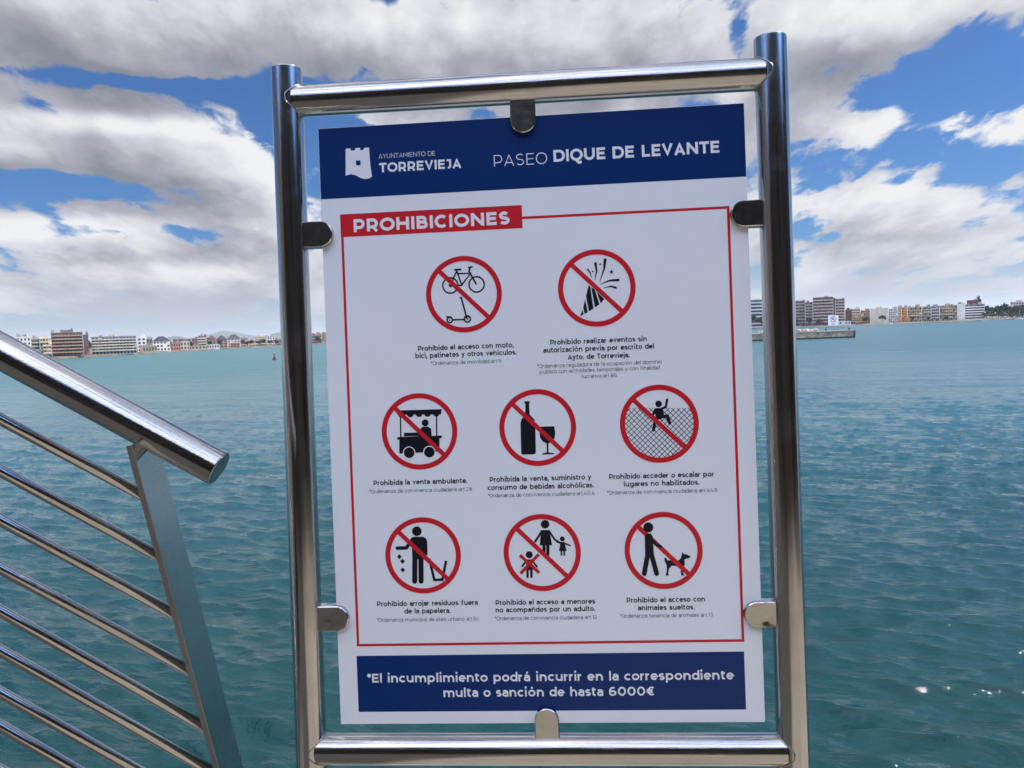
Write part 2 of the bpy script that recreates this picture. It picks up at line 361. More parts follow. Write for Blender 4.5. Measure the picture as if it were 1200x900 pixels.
def disc(bm, c, r, z, mi=0, n=28):
    bm.faces.new([bm.verts.new((c.x + r * math.cos(2 * math.pi * i / n), c.y + r * math.sin(2 * math.pi * i / n), z)) for i in range(n)]).material_index = mi
def poly(bm, pts, z, mi=0):
    vs = [bm.verts.new((p[0], p[1], z)) for p in pts]
    es = [bm.edges.new((vs[i], vs[(i + 1) % len(vs)])) for i in range(len(vs))]
    r = bmesh.ops.triangle_fill(bm, use_beauty=True, use_dissolve=False, edges=es)
    for f in r['geom']:
        if isinstance(f, bmesh.types.BMFace): f.material_index = mi

# ------------------------------------------------------------------ the sea
def sea_mesh():
    rng = np.random.RandomState(3)
    az = np.concatenate([np.linspace(R(-80), R(-40), 160)[:-1], np.linspace(R(-40), R(40), 1150), np.linspace(R(40), R(80), 160)[1:]])
    rows = np.concatenate([np.linspace(0.95, 0.012, 1150), np.geomspace(0.0117, 0.0009, 60)])
    rad = CAM_H / rows
    A, RR = np.meshgrid(az, rad)
    x = RR * np.sin(A); y = RR * np.cos(A)
    dr = np.gradient(rad)[:, None] * np.ones_like(A)
    z = np.zeros_like(x); dx = np.zeros_like(x); dy = np.zeros_like(x)
    main = R(-112)                                           # the chop runs towards the mole, a little to the left
    for i in range(95):
        lam = 0.2 * (1.7 / 0.2) ** rng.rand() if i < 84 else rng.uniform(1.7, 7)
        th = main + rng.randn() * R(22)
        k = 2 * math.pi / lam
        slope = 0.050 * (1.0 if lam < 1.2 else (1.2 / lam) ** 0.8) * (0.75 if lam < 0.45 else 1.0)
        a = slope / k
        ph = rng.rand() * 6.28
        spacing = np.maximum(dr * abs(math.sin(th)) + RR * 0.00122 * abs(math.cos(th)), 1e-4)
        fade = np.clip((lam / spacing - 1.3) / 1.5, 0, 1)
        arg = k * (x * math.cos(th) + y * math.sin(th)) + ph
        # uneven gusts: each train comes and goes
        gust = 0.65 + 0.55 * np.sin(x * (0.21 + 0.2 * rng.rand()) + y * 0.13 * rng.rand() + rng.rand() * 6)
        z += a * np.cos(arg) * fade * gust
        dx -= 0.9 * a * np.sin(arg) * math.cos(th) * fade * gust
        dy -= 0.9 * a * np.sin(arg) * math.sin(th) * fade * gust
    x = x + dx; y = y + dy
    ny, nx = x.shape
    co = np.stack([x, y, z], -1).reshape(-1, 3).astype(np.float32)
    idx = np.arange(ny * nx).reshape(ny, nx)
    quads = np.stack([idx[:-1, :-1], idx[:-1, 1:], idx[1:, 1:], idx[1:, :-1]], -1).reshape(-1, 4)
    me = bpy.data.meshes.new('sea')
    me.vertices.add(len(co)); me.vertices.foreach_set('co', co.ravel())
    me.loops.add(quads.size); me.loops.foreach_set('vertex_index', quads.ravel().astype(np.int32))
    me.polygons.add(len(quads)); me.polygons.foreach_set('loop_start', np.arange(0, quads.size, 4, dtype=np.int32))
    me.polygons.foreach_set('use_smooth', np.ones(len(quads), dtype=bool))
    me.update(calc_edges=True); me.validate()
    return me
def sea_material():
    m = bpy.data.materials.new('sea_water'); m.use_nodes = True
    t = NT(m.node_tree); b = m.node_tree.nodes['Principled BSDF']; L = m.node_tree.links
    b.inputs['IOR'].default_value = 1.333
    c = t.n('ShaderNodeTexCoord').outputs['Object']
    sp = t.n('ShaderNodeSeparateXYZ'); L.new(c, sp.inputs[0])
    # shallow sand on the left side of the bay, deep water by the mole and to the right
    n = t.noise(c, 0.012, 4, 0.55, 0.5)
    a = t.m('ADD', t.m('MULTIPLY', sp.outputs[0], -0.0035), t.m('MULTIPLY', sp.outputs[1], 0.0021))
    sh = t.smooth(t.m('ADD', a, t.m('MULTIPLY', t.m('SUBTRACT', n, 0.5), 0.5)), -0.05, 0.75)
    fy = t.smooth(t.m('ADD', sp.outputs[1], t.m('MULTIPLY', n, 30)), 10, 75)
    L.new(t.mix(sh, t.mix(fy, (0.0026, 0.026, 0.0262, 1), (0.018, 0.079, 0.100, 1)), (0.03, 0.112, 0.115, 1)), b.inputs['Base Color'])
    # ripples, drawn out along the crests
    rot = t.n('ShaderNodeMapping'); rot.inputs['Rotation'].default_value = (0, 0, R(22)); L.new(c, rot.inputs[0])
    v = t.v('MULTIPLY', rot.outputs[0], (0.38, 1.0, 1.0))
    r1 = t.noise(v, 8.0, 4, 0.6, 0.5); r2 = t.noise(v, 2.0, 5, 0.62, 0.6); r3 = t.noise(v, 0.33, 4, 0.6, 0.5); r4 = t.noise(v, 0.075, 4, 0.62, 0.5)
    hsum = t.m('ADD', t.m('MULTIPLY', r1, 0.022), t.m('MULTIPLY_ADD', r2, 0.098, t.m('MULTIPLY_ADD', r3, 0.22, t.m('MULTIPLY', r4, 1.3))))
    bn = t.n('ShaderNodeBump'); bn.inputs['Strength'].default_value = 1.0; bn.inputs['Distance'].default_value = 1.0
    L.new(hsum, bn.inputs['Height']); L.new(bn.outputs[0], b.inputs['Normal'])
    L.new(t.smooth(t.v('LENGTH', c), 9, 200, 0.045, 0.30), b.inputs['Roughness'])
    return m
sea = link('sea', sea_mesh(), sea_material()); tag(sea, kind='structure')

# ------------------------------------------------------------------ the mole under the viewer's feet
DECK = CAM_H - 1.56
DECKM = material('mole_paving', (0.25, 0.22, 0.18), 0.8, var=0.25, scale=1.6, bump=0.004, bscale=60)
def paving():
    bm = bmesh.new()
    add_box(bm, -26, 26, -6.2, 1.62, DECK - 5.2, DECK)
    return from_bm('promenade', bm, DECKM)
tag(paving(), kind='structure')
DARK_FLOOR = material('dark_reflection_floor', (0.045, 0.042, 0.038), 0.9, var=0.35, scale=3, bump=0.003, bscale=120)
bm = bmesh.new(); add_box(bm, -8.9, -0.42, -5.0, 1.58, DECK - .2, DECK + .004); tag(from_bm('added_dark_floor', bm, DARK_FLOOR), kind='structure')  # unseen strip, added so the railing steel mirrors something dark
DARKW = material('weathered_dark_stone', (0.085, 0.068, 0.055), 0.9, var=0.8, scale=0.9, bump=0.02, bscale=5)
bm = bmesh.new()
for pts, zz in (([(-9, 1.6), (-9, -5.2), (9, -5.2), (9, 1.6), (9.9, 1.6), (9.9, -6.1), (-9.9, -6.1), (-9.9, 1.6)], (DECK + .002, DECK + 5.6)), ([(-8.9, 1.6), (-8.9, -5.1), (8.9, -5.1), (8.9, 1.6), (10, 1.6), (10, -6.15), (-10, -6.15), (-10, 1.6)], (DECK + 5.6, DECK + 5.8))):
    f = bm.faces.new([bm.verts.new((x, y, zz[0])) for x, y in pts])
    ex = bmesh.ops.extrude_face_region(bm, geom=[f])['geom']
    bmesh.ops.translate(bm, verts=[v for v in ex if isinstance(v, bmesh.types.BMVert)], vec=(0, 0, zz[1] - zz[0]))
bmesh.ops.recalc_face_normals(bm, faces=bm.faces[:])
wall = from_bm('breakwater_wall', bm, DARKW)
tag(wall, 'tall dark stone wall round the back and ends of the paved lookout', 'wall')

# ------------------------------------------------------------------ notice board
def mid(*p): return sum(p, Vector((0, 0))) / len(p)
board_base = Vector(PM.translation); board_base.z = DECK
board = empty('notice_board', board_base)
tag(board, 'tall polished steel frame holding a white and blue sheet of prohibition pictograms', 'notice board')
LM = board.matrix_world.copy(); LM = Matrix.Translation(board_base)
BI = LM.inverted() @ PM                                     # board-local matrix of the panel frame
def part(name, bm, mats, parent=board, M=BI, smooth=False):
    return from_bm(name, bm, mats, parent, M, smooth)
TR = 0.0254
def V3(p, z=0.0): return Vector((p.x, p.y, z))
ZT = -0.0015
lp = [P(335.3, 81), P(346.9, 388), P(365.2, 900)]; rp = [P(902.5, 44), P(913, 370), P(930.3, 900)]
def fitx(q, y):                                             # straight post through the measured middles
    ys = np.array([a.y for a in q]); xs = np.array([a.x for a in q]); k = np.polyfit(ys, xs, 1)
    return float(np.polyval(k, y))
lbot = (PMI @ Vector((PM.translation.x, PM.translation.y, DECK))).y + 0.0
for q in (lp, rp):
    x0 = fitx(q, q[0].y); x1 = fitx(q, q[2].y); yb = lbot
    xb = fitx(q, yb)
    bm = bmesh.new()
    tube(bm, (xb, yb + 0.006, ZT), (x0, q[0].y, ZT), TR, 48, True, 0.0012)
    post = part('post', bm, STEEL_V)
    bm = bmesh.new(); tube(bm, (xb, yb + 0.001, ZT), (xb, yb + 0.012, ZT), 0.062, 40, True, 0.002)
    from_bm('base_plate', bm, STEEL_C, post)
def weld(bm, x, y, sx):                                     # bead round the tube where rail meets post
    n = 40; ring = []
    R1 = TR + 0.0004; r = 0.0013
    for i in range(n):
        a = 2 * math.pi * i / n
        cy, cz = math.cos(a) * R1, math.sin(a) * R1
        cx = x + sx * math.sqrt(max(TR * TR - min(abs(cz), TR * .985) ** 2, 1e-8))
        ring.append([bm.verts.new((cx + sx * r * math.cos(b), y + cy * (1 + r / R1 * math.sin(b)), ZT + cz * (1 + r / R1 * math.sin(b)))) for b in [2 * math.pi * j / 8 for j in range(8)]])
    for i in range(n):
        for j in range(8):
            bm.faces.new((ring[i][j], ring[(i + 1) % n][j], ring[(i + 1) % n][(j + 1) % 8], ring[i][(j + 1) % 8])).smooth = True
for (a, b) in ((P(352, 118.5), P(890, 87)), (P(385, 878), P(910, 878.5))):
    yl = a.y; yr = b.y
    xl = fitx(lp, yl); xr = fitx(rp, yr)
    bm = bmesh.new(); tube(bm, (xl + TR * .55, yl, ZT), (xr - TR * .55, yr, ZT), TR * 0.99, 48, False)
    rail = part('rail', bm, STEEL_H)
    for xx, yy, ss in ((xl, yl, 1), (xr, yr, -1)):
        bm = bmesh.new(); weld(bm, xx, yy, ss); from_bm('weld_seam', bm, WELD, rail)
# panel
bm = bmesh.new(); add_box(bm, -PW / 2, PW / 2, -PH / 2, PH / 2, -0.003, 0)
panel = part('panel', bm, PANEL)
def sub(name, bm, mats): return from_bm(name, bm, mats, panel)
def quad(bm, a, b, c, d, z, mi=0): bm.faces.new([bm.verts.new((p.x, p.y, z)) for p in (a, b, c, d)]).material_index = mi
def rect(bm, x0, x1, y0, y1, z, mi=0): quad(bm, Vector((x0, y0)), Vector((x1, y0)), Vector((x1, y1)), Vector((x0, y1)), z, mi)
hb = (P(375.7, 233.9).y + P(875.1, 206.6).y) / 2
bm = bmesh.new(); rect(bm, -PW / 2 + .0005, PW / 2 - .0005, hb, PH / 2 - .0005, .0002); sub('header_band', bm, BLUE)
fl = (P(417.8, 769.1).x + P(420.4, 834.5).x) / 2; fr = (P(872, 763).x + P(874.2, 831).x) / 2
ft = (P(417.8, 769.1).y + P(872, 763).y) / 2; fb = (P(420.4, 834.5).y + P(874.2, 831).y) / 2
bm = bmesh.new(); rect(bm, fl, fr, fb, ft, .0002); sub('footer_band', bm, BLUE)
bl = (P(400, 270).x + P(417.8, 758).x) / 2; br = (P(855, 241.4).x + P(872, 751.5).x) / 2
bt = P(855, 241.4).y; bb = (P(417.8, 758).y + P(872, 751.5).y) / 2; lw = 0.0042
tx = (P(611.7, 240.2).x + P(612.2, 267.4).x) / 2; tb = (P(612.2, 267.4).y + P(398.6, 278).y) / 2; tt = (P(398.3, 251.5).y + P(611.7, 240.2).y) / 2
bm = bmesh.new()
rect(bm, bl, bl + lw, bb + lw, tb, .0002); rect(bm, br - lw, br, bb + lw, bt - lw, .0002); rect(bm, bl, br, bb, bb + lw, .0002); rect(bm, tx, br, bt - lw, bt, .0002)
sub('border_line', bm, RED)
bm = bmesh.new(); rect(bm, bl - .0005, tx, tb, tt, .0002); sub('heading_band', bm, RED)
def line(bm, s, x0, y0, x1, y1, cap, wt, z=.0004, mi=0):
    return text_into(bm, s, P(x0, y0), P(x1, y1), cap, wt, z, mi)
bm = bmesh.new(); line(bm, 'PROHIBICIONES', 414.7, 272.2, 597.5, 262.8, .0213, 165); sub('heading', bm, WHITE)
bm = bmesh.new(); line(bm, 'PASEO', 579, 194.8, 641.4, 192.5, .0188, 58); line(bm, 'DIQUE DE LEVANTE', 648.9, 190.4, 843, 178.4, .0195, 158); sub('title', bm, WHITE)
Z1 = lambda x, y: P(300 + x * .28333, 20 + y * .28333)
bm = bmesh.new()
line(bm, 'AYUNTAMIENTO DE', 443.9, 185.8, 510, 182.4, .0075, 66); line(bm, 'TORREVIEJA', 444.5, 202.2, 540.8, 196.8, .0156, 158)
sub('town_name', bm, WHITE)
bm = bmesh.new()
poly(bm, [Z1(*p) for p in ((371, 545), (391, 543), (393, 553), (409, 552), (411, 542), (430, 541), (433, 551), (445, 550), (447, 541), (468, 540), (470, 580), (474, 620), (480, 660), (466, 668), (448, 670), (430, 664), (412, 654), (392, 650), (371, 656))], .0003, 0)
poly(bm, [Z1(*p) for p in ((413, 594), (432, 593), (433, 613), (414, 614))], .0005, 1)
sub('tower_emblem', bm, [WHITE, BLUE])
bm = bmesh.new()
line(bm, '*El incumplimiento podrá incurrir en la correspondiente', 430.7, 800.4, 859.9, 795.5, .0148, 140)
line(bm, 'multa o sanción de hasta 6000€', 519.9, 816.9, 768, 814.8, .0148, 140)
sub('fine_warning', bm, WHITE)
CAPS = [
 ([('Prohibido el acceso con moto,', 490, 410.8, 602, 407.4), ('bici, patinetes y otros vehículos.', 487, 419.7, 605.3, 415.6)], [('*Ordenanza de movilidad art.9', 505, 427.7, 587.6, 425.1)]),
 ([('Prohibido realizar eventos sin', 645, 403.5, 758, 400.3), ('autorización previa por escrito del', 636.8, 413, 766.5, 408.8), ('Ayto. de Torrevieja.', 665.5, 421.5, 737.8, 418.8)],
  [('*Ordenanza reguladora de la ocupación del dominio', 629.5, 431.2, 775.5, 426), ('público con actividades temporales y con finalidad', 632.5, 437.5, 773.2, 433.2), ('lucrativa art.86', 682, 443, 723, 442)]),
 ([('Prohibida la venta ambulante.', 438, 568.8, 547.8, 566)], [('*Ordenanza de convivencia ciudadana art.28', 433, 578.2, 553, 575)]),
 ([('Prohibida la venta, suministro y', 574, 564.5, 692.8, 562), ('consumo de bebidas alcohólicas.', 571.5, 574, 696, 571.5)], [('*Ordenanza de convivencia ciudadana art.40.4', 571.8, 582.8, 696.8, 580)]),
 ([('Prohibido acceder o escalar por', 714, 561, 836.8, 558.8), ('lugares no habilitados.', 731.2, 570, 819.5, 568)], [('*Ordenanza de convivencia ciudadana art.44.8', 711.5, 579.2, 840.5, 576.8)]),
 ([('Prohibido arrojar residuos fuera', 442, 710.2, 560, 709), ('de la papelera.', 474, 719, 528, 718.2)], [('*Ordenanza municipal de aseo urbano art.5c', 442, 728.5, 561.2, 727.2)]),
 ([('Prohibido el acceso a menores', 581, 708.8, 697.5, 707.5), ('no acompañdos por un adulto.', 581, 717.5, 697.5, 716)], [('*Ordenanza de convivencia ciudadana art.12', 580, 726.5, 699.5, 725.5)]),
 ([('Prohibido el acceso con', 734.5, 706, 826.2, 705), ('animales sueltos.', 747.5, 715, 814, 714.2)], [('*Ordenanza tenencia de animales art.13', 726.8, 724, 835.5, 722.5)]),
]
for big, small in CAPS:
    bm = bmesh.new()
    for l in big: line(bm, *l, .0083, 132, mi=0)
    for l in small: line(bm, *l, .0062, 70, mi=1)
    sub('caption', bm, [BLACK, GREY])

# pictograms: rings with a bar, black figures (drawn in the coordinates of an enlarged survey of each sign)
class Pic:
    def __init__(s, ox, oy, k, cx, cy, rad, lab):
        s.ox, s.oy, s.k = ox, oy, k; s.bm = bmesh.new(); s.lab = lab
        s.c = s.p(cx, cy); s.r = rad * k * s.scale(cx, cy); s.u = k * s.scale(cx, cy)
    def p(s, x, y): return P(s.ox + x * s.k, s.oy + y * s.k)
    def scale(s, x, y): return (P(s.ox + x * s.k + 5, s.oy + y * s.k) - P(s.ox + x * s.k - 5, s.oy + y * s.k)).length / 10
    def ln(s, pts, wd, z=.0003, mi=1, widths=None):
        ribbon(s.bm, [s.p(*q) for q in pts], wd * s.u / 2, z, mi, [x * s.u / 2 for x in widths] if widths else None)
    def cap(s, pts, wd, z=.0003, mi=1):                     # round-ended limb
        s.ln(pts, wd, z, mi)
        for i, q in enumerate((*pts,)): disc(s.bm, s.p(*q), wd * s.u / 2, z + .00002 * (1 + i), mi, 16)
    def pl(s, pts, z=.0003, mi=1): poly(s.bm, [s.p(*q) for q in pts], z, mi)
    def dot(s, x, y, r, z=.0003, mi=1): disc(s.bm, s.p(x, y), r * s.u, z, mi)
    def ring(s, x, y, r, wd, z=.0003, mi=1):
        c = s.p(x, y); ribbon(s.bm, arc(c.x, c.y, r * s.u, r * s.u, 0, 360, 40), wd * s.u / 2, z, mi)
    def done(s, bar=.0062):
        rr = s.r - .0042
        ribbon(s.bm, arc(s.c.x, s.c.y, rr, rr, 0, 360, 72), .0042, .00045, 0)
        a = Vector((math.cos(R(135)), math.sin(R(135))))
        ribbon(s.bm, [s.c + a * (rr - .002), s.c - a * (rr - .002)], bar / 2 + .0006, .00042, 0)
        o = sub('pictogram', s.bm, [RED, BLACK, PANEL]); o['label'] = s.lab
q = Pic(380, 270, .21667, 755, 345, 205, 'red ring struck across a bicycle and a kick scooter')
q.ring(682, 298, 41, 8); q.ring(824, 292, 41, 8, .00031)
q.ln([(682, 298), (712, 228), (722, 232)], 8, .00032); q.ln([(680, 299), (742, 297), (792, 232), (722, 234)], 8, .00033); q.ln([(714, 212), (744, 297)], 8, .00034)
q.ln([(703, 214), (741, 211)], 10, .00035); q.ln([(778, 201), (803, 197)], 8, .00036); q.ln([(790, 199), (783, 222), (823, 292)], 9, .00037); q.dot(682, 298, 9, .00038)
q.ln([(732, 364), (741, 364), (772, 478)], 9, .00032); q.ln([(690, 484), (760, 482)], 8, .00033); q.ring(679, 485, 14, 8, .00034); q.ring(774, 480, 16, 8, .00035); q.dot(679, 485, 4, .00036); q.dot(774, 480, 4, .00036)
q.ln([(660, 467), (690, 469)], 8, .00037); q.ln([(757, 468), (778, 461), (792, 472)], 7, .00038); q.done()
q = Pic(600, 270, .25, 397, 270, 182, 'red ring struck across a party popper with streamers')
for pts in (((319, 404), (330, 372), (335, 393)), ((334, 362), (343, 322), (355, 385), (340, 391)), ((347, 308), (359, 258), (366, 262), (382, 366), (361, 380)), ((371, 266), (388, 278), (410, 347), (389, 361)), ((395, 284), (432, 322), (416, 342))): q.pl(pts)
for i, (pts, wds) in enumerate((([(353, 180), (366, 198), (373, 222)], (7, 6, 2)), ([(390, 150), (397, 190), (388, 234)], (13, 8, 2)), ([(437, 132), (432, 180), (411, 241)], (14, 9, 2)), ([(503, 232), (458, 235), (413, 252)], (12, 8, 2)), ([(491, 270), (465, 262), (428, 270)], (9, 7, 2)))): q.ln(pts, 1, .00031 + i * .00001, 1, wds)
for (x, y, r) in ((466, 195, 12), (413, 159, 7), (378, 192, 6)):
    q.pl([(x + (r if i % 2 == 0 else r * .42) * math.sin(i * math.pi / 5), y - (r if i % 2 == 0 else r * .42) * math.cos(i * math.pi / 5)) for i in range(10)], .00036)
q.done()
q = Pic(400, 440, .25, 366, 262, 177, 'red ring struck across a street vending cart under an awning')
q.pl([(264, 164), (471, 158), (467, 182), (262, 184)])
for i in range(5): q.dot(283 + i * 40.5, 181 - i * 1.2, 16 if i else 17, .00031 + i * .000005)
q.ln([(277, 180), (279, 292)], 6, .00034); q.ln([(446, 178), (447, 285)], 6, .00035)
q.dot(393, 222, 16, .00034); q.pl([(362, 288), (368, 252), (382, 240), (408, 240), (421, 250), (424, 286)], .00036)
q.pl([(262, 289), (471, 281), (471, 294), (262, 301)], .00037); q.pl([(294, 269), (366, 267), (366, 283), (294, 285)], .00035); q.pl([(272, 298), (460, 291), (460, 356), (272, 366)], .00038)
q.dot(318, 362, 29, .00039, 2); q.dot(413, 359, 29, .00039, 2); q.dot(318, 362, 25, .0004); q.dot(413, 359, 25, .0004); q.done()
q = Pic(400, 440, .25, 920, 244, 180, 'red ring struck across a wine bottle and a glass')
q.pl([(858, 121), (882, 120), (883, 131), (880, 133), (883, 184), (904, 205), (909, 222), (912, 362), (904, 370), (850, 371), (843, 364), (840, 222), (845, 205), (862, 184), (863, 133), (859, 131)])
q.pl([(934, 240), (998, 238), (1003, 268), (1000, 292), (988, 310), (972, 318), (960, 317), (944, 310), (932, 292), (929, 270)]); q.ln([(966, 314), (967, 366)], 8, .00032); q.pl([(942, 366), (966, 360), (996, 364), (998, 368), (942, 371)], .00033); q.done()
q = Pic(640, 440, .25, 530, 226, 185, 'red ring struck across a person climbing a wire mesh fence')
for sgn in (1, -1):
    for i in range(-18, 19):
        o = i * 26; best = []
        for tt_ in np.linspace(-260, 260, 261):
            x, y = tt_, sgn * tt_ + o
            if x * x + y * y < 163 ** 2 and y > -76: best.append((x, y))
        if len(best) > 8: q.ln([(530 + best[0][0], 226 + best[0][1]), (530 + best[-1][0], 226 + best[-1][1])], 2.9, .00026 + (0.00002 if sgn > 0 else 0))
q.dot(527, 133, 15.5, .00032); q.pl([(506, 158), (518, 153), (546, 153), (550, 170), (552, 188), (540, 206), (526, 206), (514, 198), (512, 180)], .00033)
q.cap([(510, 162), (500, 186)], 11, .00032); q.cap([(538, 158), (561, 147), (567, 113)], 11, .00034); q.cap([(534, 194), (568, 190), (579, 222)], 16, .00035); q.cap([(519, 200), (510, 220), (503, 256)], 14, .00036); q.done()
q = Pic(400, 590, .25, 383, 243, 177, 'red ring struck across a person dropping litter beside a bin')
q.dot(354, 130, 22.5); q.pl([(322, 178), (326, 163), (338, 156), (384, 156), (398, 164), (403, 180), (404, 240), (392, 246), (386, 262), (333, 262), (331, 200)], .00031)
q.cap([(330, 172), (305, 208), (262, 209)], 16, .00032); q.cap([(345, 250), (344, 364)], 24, .00033); q.cap([(373, 250), (374, 364)], 24, .00034)
for (x, y) in ((272, 249), (287, 271), (288, 311)): q.pl([(x, y - 12), (x + 11, y), (x, y + 12), (x - 11, y)], .00035)
q.ln([(412, 258), (436, 358), (474, 357), (491, 268)], 12, .00036); q.done()
q = Pic(400, 590, .25, 941, 230, 181, 'red ring struck across an adult with children and one crossed out child')
q.dot(955, 97, 20); q.pl([(936, 125), (976, 124), (988, 196), (930, 196)], .00031); q.cap([(938, 132), (909, 178)], 10, .00032); q.cap([(974, 130), (1000, 168), (1024, 184)], 9, .00033); q.cap([(950, 190), (950, 238)], 15, .00034); q.cap([(968, 190), (968, 238)], 15, .00035)
q.dot(1036, 166, 11.5); q.pl([(1028, 180), (1046, 180), (1056, 223), (1020, 223)], .00031); q.cap([(1030, 184), (1010, 180)], 7, .00032); q.cap([(1045, 186), (1072, 197)], 7, .00033); q.cap([(1032, 220), (1032, 241)], 8, .00034); q.cap([(1045, 220), (1045, 241)], 8, .00035)
q.dot(881, 240, 16.5); q.pl([(868, 262), (894, 262), (899, 312), (865, 312)], .00031); q.cap([(868, 268), (848, 294)], 9, .00032); q.cap([(894, 268), (917, 296)], 9, .00033); q.cap([(873, 308), (873, 344)], 11, .00034); q.cap([(891, 308), (891, 344)], 11, .00035)
q.ln([(837, 242), (928, 324)], 15, .00043, 0); q.ln([(926, 238), (840, 328)], 15, .00047, 0); q.done()
q = Pic(640, 590, .25, 550, 220, 183, 'red ring struck across a person walking with a loose dog')
q.dot(479, 112, 23.5, .00050); q.pl([(462, 150), (472, 141), (490, 141), (499, 152), (505, 236), (464, 240)], .00050); q.cap([(488, 158), (512, 190), (538, 202)], 14, .00051); q.cap([(477, 232), (460, 328)], 23, .00052); q.cap([(492, 232), (518, 328)], 23, .00053)
q.pl([(568, 266), (600, 268), (622, 266), (632, 255), (638, 226), (645, 236), (656, 238), (677, 247), (672, 256), (655, 259), (648, 263), (650, 288), (641, 302), (642, 326), (648, 338), (633, 338), (630, 300), (612, 293), (590, 291), (576, 305), (572, 328), (576, 338), (560, 338), (566, 312), (565, 290), (555, 268), (554, 255), (562, 255)], .0003)
q.done()

# clamps: D-shaped steel jaws that carry the panel
def clamp(cx, cy, ang, length, wid, mat, dz=.0115):
    """flat end at (cx,cy) on the tube, rounded end pointing along ang"""
    bm = bmesh.new(); r = wid / 2; rin = r - .0014; n = 18
    def outline(rr, ex): return [(0 - ex, -rr)] + [(length - r + rr * math.cos(R(-90 + 180 * i / n)), rr * math.sin(R(-90 + 180 * i / n))) for i in range(n + 1)] + [(0 - ex, rr)]
    rings = []
    for rr, z in ((rin, -dz), (r, -dz + .0014), (r, dz - .0014), (rin, dz)):
        rings.append([bm.verts.new((x, y, z)) for x, y in outline(rr, .004)])
    for A, B in zip(rings, rings[1:]):
        m = len(A)
        for i in range(m): bm.faces.new((A[i], A[(i + 1) % m], B[(i + 1) % m], B[i]))
    bm.faces.new(rings[0][::-1]); bm.faces.new(rings[-1])
    return part('clamp', bm, mat, board, BI @ Matrix.Translation((cx, cy, ZT)) @ Matrix.Rotation(ang, 4, 'Z'))
def clamp_side(x0, y0, x1, y1, side, mat):                  # photo box of the visible jaw
    a, b = P(x0, y0), P(x1, y1); cy = (a.y + b.y) / 2; wid = abs(a.y - b.y)
    if side > 0: return clamp(a.x, cy, 0, b.x - a.x, wid, mat)
    return clamp(b.x, cy, math.pi, b.x - a.x, wid, mat)
clamp_side(356, 261.5, 392, 289.5, 1, STEEL_C); clamp_side(854.6, 237, 894, 265.5, -1, STEEL_C)
clamp_side(375, 709, 410.6, 737.5, 1, STEEL_D); clamp_side(870.3, 704, 909, 732.8, -1, STEEL_D)
a, b = P(597.5, 117), P(628.5, 156.5); clamp((a.x + b.x) / 2, a.y, -math.pi / 2, a.y - b.y, b.x - a.x, STEEL_C)
a, b = P(626.3, 828), P(656, 866.5); clamp((a.x + b.x) / 2, b.y, math.pi / 2, a.y - b.y, b.x - a.x, STEEL_C)

# ------------------------------------------------------------------ sloping stair railing on the left
RD = 1.10                                                   # metres from the viewer
ra = at(0, 411, RD); re = at(257, 549.5, RD)
rdir = (re - ra).normalized(); rs = ra - rdir * 1.1         # runs on beyond the left of the picture
rail_base = Vector((re.x, re.y, DECK))
railing = empty('stair_railing', rail_base)
tag(railing, 'polished steel balustrade with a thick sloping handrail and thin parallel bars', 'railing')
def rpart(name, bm, mat, parent=railing): return from_bm(name, bm, mat, parent, Matrix.Translation(-rail_base) if parent is railing else None)
STEEL_R = steel_mat('polished_steel_rail', streak=(2, 30, 30), rough=0.07)
bm = bmesh.new(); tube(bm, rs, re - rdir * .0016, .0254, 56, False); hr = rpart('handrail', bm, STEEL_R)
bm = bmesh.new(); tube(bm, re - rdir * .0018, re, .0252, 56, True, .0006); cap = from_bm('end_cap', bm, STEEL_P, hr)
BARS = [(0, 491, 165, 579), (0, 551.5, 184.5, 651), (0, 609, 205.5, 720), (0, 665.4, 223.5, 786), (0, 715.5, 240, 851.4), (0, 762, 255, 907), (0, 811, 268, 962), (0, 850, 280, 1012), (0, 902, 292, 1068)]
# upright flat bar, its broad face turned along the rail
def plate(ptop, pbot, mat, name='upright'):
    d = (ptop - pbot).normalized(); yv = Vector((0, 1, 0)); nx = yv.cross(d).normalized()
    t, wd = .0045, .038
    bm = bmesh.new()
    for s in (0, 1): pass
    vs = []
    for p in (pbot, ptop):
        for sx, sy in ((-1, -1), (1, -1), (1, 1), (-1, 1)): vs.append(bm.verts.new(p + nx * sx * t + yv * sy * wd))
    for f in ((3, 2, 1, 0), (4, 5, 6, 7), (0, 1, 5, 4), (1, 2, 6, 5), (2, 3, 7, 6), (3, 0, 4, 7)): bm.faces.new([vs[i] for i in f])
    bmesh.ops.bevel(bm, geom=bm.edges[:], offset=.0007, segments=2, affect='EDGES')
    return rpart(name, bm, mat), d
rdp = lambda y: RD + (y - 524) / 376 * 0.11
pt = at(168, 524, RD); pb = at(268, 900, rdp(900))
pd = (pb - pt).normalized(); pbot = pt + pd * ((DECK - pt.z) / pd.z - .001)
plate(pt - pd * 0.008, pbot, STEEL_P)
off = rdir * -1.9 - (rdir * -1.9).project(Vector((0, 1, 0)))
pt2 = pt - rdir * 1.62; pbot2 = pt2 + pd * ((DECK - pt2.z) / pd.z - .001)
plate(pt2 - pd * .008, pbot2, STEEL_P)
for (x0, y0, x1, y1) in BARS:
    a = at(x0, y0, rdp(y1)); b = at(x1, y1, rdp(y1)); d = (b - a).normalized()
    s_ = a - d * 1.0
    if b.z < DECK + .01: continue
    e_ = b + d * .012
    bm = bmesh.new(); tube(bm, s_, e_, .0085, 28, True); rpart('bar', bm, STEEL_R)

